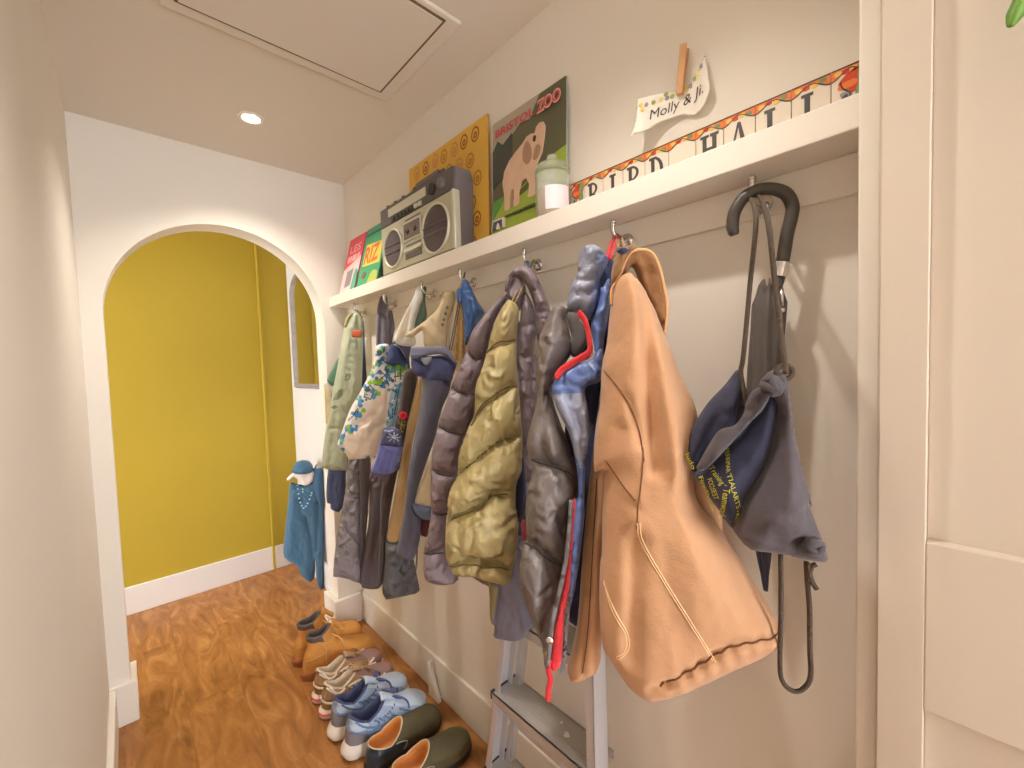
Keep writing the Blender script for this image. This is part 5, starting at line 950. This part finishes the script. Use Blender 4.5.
# ============================================== shoes
def interp(tab, x):
    for (a, b), (c, d) in zip(tab, tab[1:]):
        if x <= c: 
            t = (x-a)/(c-a) if c > a else 0; return b+(d-b)*t
    return tab[-1][1]
def smooth(t): t = max(0, min(1, t)); return t*t*(3-2*t)
class Shoe:
    FOOT = [(0, 0), (.012, .30), (.04, .50), (.09, .64), (.18, .72), (.32, .72), (.45, .74), (.58, .88), (.70, .99), (.78, 1.0), (.86, .93), (.92, .78), (.965, .54), (.988, .30), (1, 0)]
    def __init__(s, t, heel, ang, L, W, st, side=1):
        s.t, s.L, s.W, s.st = t, L, W, st; s.o = V((heel[0], heel[1], 0)); a = math.radians(ang); s.ex = V((math.cos(a), math.sin(a), 0)); s.ey = V((-math.sin(a), math.cos(a), 0)); s.side = side
        n = s.n = 26; us = [.5-.5*math.cos(PI*i/n) for i in range(n+1)]
        s.ring = [(u, 1) for u in us]+[(u, -1) for u in us[-2:0:-1]]
    def w(s, p): return s.o+s.ex*p[0]+s.ey*p[1]+V((0, 0, p[2]))
    def foot(s, u, sg, k=1, dx=0): 
        f = interp(s.FOOT, u)*s.W/2*k; bias = .10*s.W*s.side*smooth((u-.35)/.65)*(1-u*.3)
        return V(((u-.5)*(1+dx)*s.L+.5*s.L, sg*f+bias*.5, 0))
    def open(s, u, sg):
        st = s.st; x0, x1, ow = st['open']; uu = .5-.5*math.cos(PI*u)*1.0 if False else u
        x = (x0+(x1-x0)*u)*s.L; y = sg*ow*s.W/2*math.sqrt(max(0, 1-(2*u-1)**2))
        z = interp(st['top'], u); return V((x, y+.02*s.W*s.side*u, z))
    def pt(s, u, sg, t):
        st = s.st; a = s.foot(u, sg); b = s.open(u, sg); z0 = st['z0']+.006*smooth((u-.75)/.25)
        fr = smooth((u-.42)/.36)
        hs = interp(st['side'], t)*(1-fr)+interp(st['front'], t)*fr
        hv = interp(st['sidez'], t)*(1-fr)+interp(st['frontz'], t)*fr
        p = a.lerp(b, hs); p.z = z0+(b.z-z0)*hv
        bul = st.get('bulge', .003)*math.sin(PI*min(1, t*1.3))*(1-fr*.4); y0 = .02*s.W*s.side
        p.y += sg*bul; p.x += .010*math.sin(PI*min(1, t))*smooth((.25-u)/.25)-.006*math.sin(PI*min(1, t*1.6))*smooth((.2-u)/.2)
        return p
    def build(s, upper, lining, insole, fmf=None):
        st = s.st; N = len(s.ring); T = st.get('nt', 14); vs, fs, fm = [], [], []
        for j in range(T+1): vs += [s.w(s.pt(u, sg, j/T)) for u, sg in s.ring]
        rows = T+1
        th = st.get('rim', .006)
        def inset(k, dz, mode):
            out = []
            for u, sg in s.ring:
                b = s.open(u, sg); c = V(((st['open'][0]+st['open'][1])/2*s.L, .01*s.W*s.side, 0)); d = V((c.x-b.x, c.y-b.y, 0)); d = d.normalized() if d.length > 1e-6 else d
                p = b+d*k; p.z = b.z+dz if mode == 0 else dz; out.append(s.w(p))
            return out
        vs += inset(th*.5, th*.45, 0); vs += inset(th, 0, 0); vs += inset(th*1.1, -.02, 0); vs += inset(th*1.2, st['insole'], 1); rows += 4
        for j in range(rows-1):
            for k in range(N):
                l = (k+1) % N; fs.append((j*N+k, j*N+l, (j+1)*N+l, (j+1)*N+k)); u, sg = s.ring[k]
                if j >= T: fm.append(1 if j < rows-1 else 2)
                else: fm.append(fmf(u, sg, (j+.5)/T) if fmf else 0)
        fs.append(tuple((rows-1)*N+k for k in range(N))); fm.append(2)
        mats = upper if isinstance(upper, list) else [upper]
        # slots: 0.. upper mats, then lining, insole
        k0 = len(mats); fm = [ (f if (i < T*N) else (k0+f-1)) for i, f in enumerate(fm)]
        s.up = mesh('upper', vs, fs, mats+[lining, insole], s.t, True, fm)
    def sole(s, layers, name='sole'):
        """layers: (z_heel, z_toe, widening, material index) from the ground up"""
        N = len(s.ring); vs, fs, fm = [], [], []
        ms = []
        for zh, zt, k, m in layers:
            if m not in ms: ms.append(m)
            for u, sg in s.ring:
                p = s.foot(u, sg, k, (k-1)*.35+.0); p.x -= s.L*(k-1)*.28*smooth((.3-u)/.3); p.z = zh+(zt-zh)*smooth((u-.2)/.5)+s.st.get('spring', .008)*smooth((u-.72)/.28)*(1 if zh > .001 or True else 0); vs.append(s.w(p))
        for j in range(len(layers)-1):
            for k in range(N): l = (k+1) % N; fs.append((j*N+k, j*N+l, (j+1)*N+l, (j+1)*N+k)); fm.append(ms.index(layers[j+1][3]))
        fs.append(tuple(range(N))); fm.append(0); fs.append(tuple((len(layers)-1)*N+k for k in range(N))); fm.append(len(ms)-1)
        s.so = mesh(name, vs, fs, ms, s.t, True, fm, sharp=40)
    def stripe(s, name, pts, r, m, ex=.001, par=None):
        q = crom([V((u, t, 0)) for u, t in pts], 5)
        for sg in (-1, 1):
            c = []
            for a in q:
                p = s.pt(a.x, sg, a.y); c.append(s.w(p+V((0, sg*ex, ex))))
            vs, fs = tubev(c, r, 6); mesh(name, vs, fs, m, s.up)
    def patch(s, name, poly, m, ex=.0016):
        """an overlay panel on both flanks, outline in (u, t)"""
        parts = []
        tri = None; q = [(p.x, p.y) for p in crom([V((*p, 0)) for p in poly], 4, True)]
        b = resample([V((*p, 0)) for p in q], .03, True); bd = [(p.x, p.y) for p in b]
        g = np.array([(x, y) for x in np.arange(0, 1, .03) for y in np.arange(0, 1, .05)]); g = g[pip(g, bd)]
        if len(g): g = g[dseg(g, bd, True) > .014]
        pts = [V(p) for p in bd]+[V(p) for p in g]; nb = len(bd)
        ov, oe, of, *_ = delaunay_2d_cdt(pts, [(i, (i+1) % nb) for i in range(nb)], [], 1, 1e-6)
        for sg in (-1, 1):
            vs = []
            for v in ov:
                p = s.pt(min(max(v.x, 0), 1), sg, min(max(v.y, 0), 1)); vs.append(s.w(p+V((0, sg*ex, ex*.6))))
            mesh(name, vs, [tuple(f) for f in of], m, s.up)
    def laces(s, us, t, m, r=.002, lift=.006, bow=True, cross=True):
        parts = []
        for i, u in enumerate(us):
            a = s.pt(u, 1, t); b = s.pt(u, -1, t); u2 = us[min(i+1, len(us)-1)]; c = s.pt(u2, -1, t) if cross else b; d = s.pt(u2, 1, t)
            for p, q in (((a, c), (b, d)) if cross and i < len(us)-1 else ((a, b),)):
                mid = p.lerp(q, .5)+V((0, 0, lift)); parts.append(tubev(crom([s.w(p), s.w(p.lerp(q, .25)+V((0, 0, lift*.8))), s.w(mid), s.w(p.lerp(q, .75)+V((0, 0, lift*.8))), s.w(q)], 3), r, 6))
        vs, fs = merge(*parts); lo = mesh('laces', vs, fs, m, s.up)
        if bow:
            k = s.pt(us[0], 1, t).lerp(s.pt(us[0], -1, t), .5)+V((0, 0, lift+.004)); parts = []
            for sg in (-1, 1):
                parts.append(tubev(crom([s.w(k), s.w(k+V((.012, sg*.020, .012))), s.w(k+V((.028, sg*.036, .004))), s.w(k+V((.024, sg*.022, -.002))), s.w(k)], 5), r, 6))
                parts.append(tubev(crom([s.w(k), s.w(k+V((.02, sg*.02, .006))), s.w(k+V((.045, sg*.042, -.012))), s.w(k+V((.05, sg*.052, -.04)))], 5), r, 6))
            vs, fs = merge(*parts); mesh('lace_bow', vs, fs, m, s.up)
    def tongue(s, m, u0=.86, h=.02, w=.62, back=.02):
        """padded tongue standing at the front of the opening"""
        st = s.st; x1 = st['open'][1]*s.L; zt = interp(st['top'], 1.0); hw = st['open'][2]*s.W/2*w; vs, fs = [], []; n, mm_ = 7, 8
        for layer in (0, 1):
            for j in range(mm_+1):
                t = j/mm_; x = x1+.055-(.055+back)*t; z = zt-.022+(.022+h)*smooth(t)**.8-layer*.007
                for i in range(n+1):
                    a = -1+2*i/n; vs.append(s.w(V((x+.006*layer*(1-a*a)-.004*a*a, a*hw*(.8+.2*t), z-.010*a*a))))
        R_ = (n+1)*(mm_+1)
        for l in (0, 1):
            for j in range(mm_):
                for i in range(n): a = l*R_+j*(n+1)+i; fs.append((a, a+1, a+n+2, a+n+1))
        for j in range(mm_):
            for i in (0, n): a = j*(n+1)+i; fs.append((a, a+n+1, a+n+1+R_, a+R_))
        for i in range(n): a = mm_*(n+1)+i; fs.append((a, a+1, a+1+R_, a+R_))
        return mesh('tongue', vs, fs, m, s.t)
TRN = dict(z0=.036, open=(.035, .47, .62), top=[(0, .135), (.15, .118), (.45, .098), (.75, .115), (1, .132)], insole=.040, rim=.011, bulge=.004, spring=.010,
  side=[(0, 0), (.2, .02), (.5, .22), (.8, .7), (1, 1)], sidez=[(0, 0), (.2, .30), (.5, .66), (.8, .92), (1, 1)],
  front=[(0, 0), (.1, .02), (.25, .14), (.5, .45), (.8, .82), (1, 1)], frontz=[(0, 0), (.1, .22), (.25, .40), (.5, .56), (.8, .84), (1, 1)])
BOOT = dict(z0=.034, open=(.06, .40, .62), top=[(0, .190), (.3, .186), (.6, .188), (.85, .204), (1, .216)], insole=.05, rim=.012, bulge=.003, spring=.008,
  side=[(0, 0), (.15, .02), (.35, .25), (.6, .75), (.8, .9), (1, 1)], sidez=[(0, 0), (.15, .20), (.35, .42), (.6, .66), (.8, .84), (1, 1)],
  front=[(0, 0), (.08, .01), (.2, .10), (.45, .45), (.65, .80), (.85, .95), (1, 1)], frontz=[(0, 0), (.08, .16), (.2, .32), (.45, .42), (.65, .54), (.85, .78), (1, 1)], nt=18)
LOAF = dict(z0=.024, open=(.04, .46, .74), top=[(0, .088), (.2, .078), (.5, .068), (.8, .088), (1, .108)], insole=.028, rim=.005, bulge=.003, spring=.006,
  side=[(0, 0), (.2, .0), (.5, .10), (.8, .5), (1, 1)], sidez=[(0, 0), (.2, .30), (.5, .66), (.8, .9), (1, 1)],
  front=[(0, 0), (.1, .02), (.25, .12), (.5, .42), (.8, .8), (1, 1)], frontz=[(0, 0), (.1, .26), (.25, .46), (.5, .62), (.8, .86), (1, 1)])
GRPB, GRPT, GRPL, GRPD = 'pair of tan work boots', 'pair of beige and pink trainers', 'pair of pale blue trainers', 'pair of olive slip on shoes'
WH = mat('wheat_nubuck', (206, 146, 74), .85, .25, 60, .10, 14); WC = mat('boot_collar_leather', (92, 82, 80), .55, .3, 60); WS = mat('boot_sole', (150, 92, 52), .7, .3, 80); WT = mat('boot_thread', (226, 184, 120), .8); WB = mat('boot_lining', (140, 84, 44), .8)
for nm, hl, an, sd in (('far', (.523, 2.160), -8, 1), ('near', (.526, 2.035), -13, -1)):
    t = thing('work_boot', 'tan nubuck work boot with a dark padded collar, '+('the one nearer the arch' if nm == 'far' else 'the one nearer the beige trainers'), 'boot', (*hl, 0), GRPB)
    s = Shoe(t, hl, an, .318, .116, BOOT, sd)
    s.build([WH, WC], WC, WB, lambda u, sg, tt: 1 if (tt > .84 and u < .62) else 0)
    s.sole([(0, 0, 1.03, WS), (.012, .010, 1.06, WS), (.030, .026, 1.07, WS), (.036, .032, 1.0, WS)])
    s.tongue(WH, h=.020, w=.75, back=-.004)
    s.laces([.80, .74, .68, .62], .78, WT, .0024, .008); 
    for p in ([(.02, .30), (.2, .36), (.36, .42), (.48, .55), (.55, .78)], [(.62, .18), (.66, .30), (.70, .44)], [(.30, .10), (.34, .30), (.36, .42)]): s.stripe('stitching', p, .0009, WT, .0008)
BE = mat('beige_mesh', (176, 140, 104), .8, .5, 160, .15, 40); WHT = mat('white_overlay', (226, 212, 196), .55); PKS = mat('pink_foam', (226, 84, 110), .6); MVE = mat('mauve_toe', (150, 118, 112), .7); OLV = mat('olive_overlay', (150, 120, 72), .7); GUM = mat('gum_rubber', (150, 98, 74), .6); BLS = mat('beige_lining', (204, 186, 160), .9)
for nm, hl, an, sd in (('far', (.520, 1.850), 4, 1), ('near', (.515, 1.748), 0, -1)):
    t = thing('trainer', 'beige trainer with white overlays and a pink heel, '+('beside the tan boots' if nm == 'far' else 'beside the pale blue trainers'), 'shoe', (*hl, 0), GRPT)
    s = Shoe(t, hl, an, .310, .114, TRN, sd)
    s.build([BE, MVE, OLV], BLS, BLS, lambda u, sg, tt: 1 if u > .90 or (u > .80 and tt < .32) else (2 if (u < .55 and tt < .35) else 0))
    s.sole([(0, 0, 1.0, GUM), (.006, .005, 1.06, GUM), (.007, .006, 1.07, WHT), (.020, .014, 1.09, WHT), (.021, .015, 1.09, PKS), (.029, .019, 1.08, PKS), (.030, .020, 1.07, WHT), (.040, .030, 1.0, WHT)])
    s.tongue(BE, h=.02); 
    for p in ([(.0, .25), (.2, .22), (.38, .40), (.5, .80)], [(.02, .75), (.2, .55), (.36, .75), (.45, .95)], [(.38, .12), (.5, .42), (.62, .80)], [(.55, .12), (.62, .42), (.72, .78)], [(.2, .22), (.14, .55), (.1, .95)], [(.5, .85), (.62, .82), (.78, .74)], [(.68, .1), (.78, .25), (.9, .3)]): s.stripe('overlay_strip', p, .0048, WHT, .0005)
    s.laces([.86, .80, .74, .68, .62], .72, mat('olive_laces', (140, 116, 78), .8), .0022, .006)
BM = mat('pale_blue_mesh', (146, 164, 190), .75, .5, 160, .10, 40); BL2 = mat('steel_blue_overlay', (98, 122, 156), .5); BL3 = mat('light_blue_overlay', (176, 190, 208), .5); GYS = mat('heel_grey', (132, 128, 134), .6); WSL = mat('white_foam', (228, 218, 206), .6); BLC = mat('blue_laces', (88, 94, 138), .8)
for nm, hl, an, sd in (('far', (.508, 1.618), 2, 1), ('near', (.516, 1.503), -2, -1)):
    t = thing('trainer', 'pale blue trainer with thick white sole and indigo laces, '+('beside the beige trainers' if nm == 'far' else 'beside an olive slip on'), 'shoe', (*hl, 0), GRPL)
    s = Shoe(t, hl, an, .322, .122, dict(TRN, z0=.046, insole=.055, top=[(0, .150), (.15, .132), (.45, .110), (.75, .126), (1, .146)]), sd)
    s.build([BM, GYS, BL3], mat('blue_lining', (120, 140, 170), .9), mat('pale_insole', (176, 186, 200), .9), lambda u, sg, tt: 1 if (u < .22 and tt < .45) else (2 if u > .88 else 0))
    s.sole([(0, 0, .98, GUM), (.006, .005, 1.04, GUM), (.007, .006, 1.06, WSL), (.022, .014, 1.12, WSL), (.034, .020, 1.10, WSL), (.042, .024, 1.07, WSL), (.056, .040, 1.0, WSL)])
    s.tongue(BL3, h=.022)
    for p in ([(.02, .42), (.2, .36), (.34, .22), (.5, .34), (.62, .76)], [(.10, .85), (.26, .5), (.42, .42), (.55, .80)], [(.26, .30), (.40, .55), (.52, .92)], [(.60, .16), (.66, .42), (.74, .72)], [(.70, .12), (.78, .3), (.84, .6)]): s.stripe('overlay_strip', p, .0038, BL2, .0004)
    s.patch('heel_overlay', [(.02, .5), (.2, .5), (.30, .75), (.2, .92), (.03, .95)], BL3)
    s.laces([.88, .82, .76, .70, .64], .72, BLC, .0036, .009)
OV = mat('olive_suede', (88, 80, 56), .9, .3, 90, .15, 12); NVL = mat('dark_navy_leather', (46, 54, 62), .28, .1, 60); TNL = mat('tan_leather_lining', (206, 136, 70), .6, .15, 60); RIM = mat('pale_rim', (196, 178, 150), .6); BSL = mat('black_sole', (44, 40, 38), .6)
for nm, hl, an, sd in (('far', (.545, 1.395), 2, 1), ('near', (.565, 1.255), -3, -1)):
    t = thing('slip_on_shoe', 'olive slip on shoe with a tan leather inside, '+('beside the pale blue trainers' if nm == 'far' else 'nearest the step ladder'), 'shoe', (*hl, 0), GRPD)
    s = Shoe(t, hl, an, .305, .112, LOAF, sd)
    s.build([OV, NVL], TNL, TNL, lambda u, sg, tt: 1 if u < .45 else 0)
    s.sole([(0, 0, 1.0, BSL), (.006, .006, 1.04, BSL), (.020, .014, 1.04, BSL), (.026, .022, 1.0, BSL)])
    rim = [s.w(s.open(u, sg)+V((0, 0, .002))) for u, sg in s.ring]; vsf = tubev(rim, .0024, 6, True); mesh('top_line_binding', vsf[0], vsf[1], RIM, s.up)
    s.stripe('side_seam', [(.40, .05), (.46, .4), (.50, .9)], .0012, RIM, .0006)

# ============================================== small white wedge shape, tapering upwards, added against the skirting
wd_ = thing('white_wedge', 'slim white door wedge standing on its end against the skirting board', 'door wedge', (.885, 1.47, 0))
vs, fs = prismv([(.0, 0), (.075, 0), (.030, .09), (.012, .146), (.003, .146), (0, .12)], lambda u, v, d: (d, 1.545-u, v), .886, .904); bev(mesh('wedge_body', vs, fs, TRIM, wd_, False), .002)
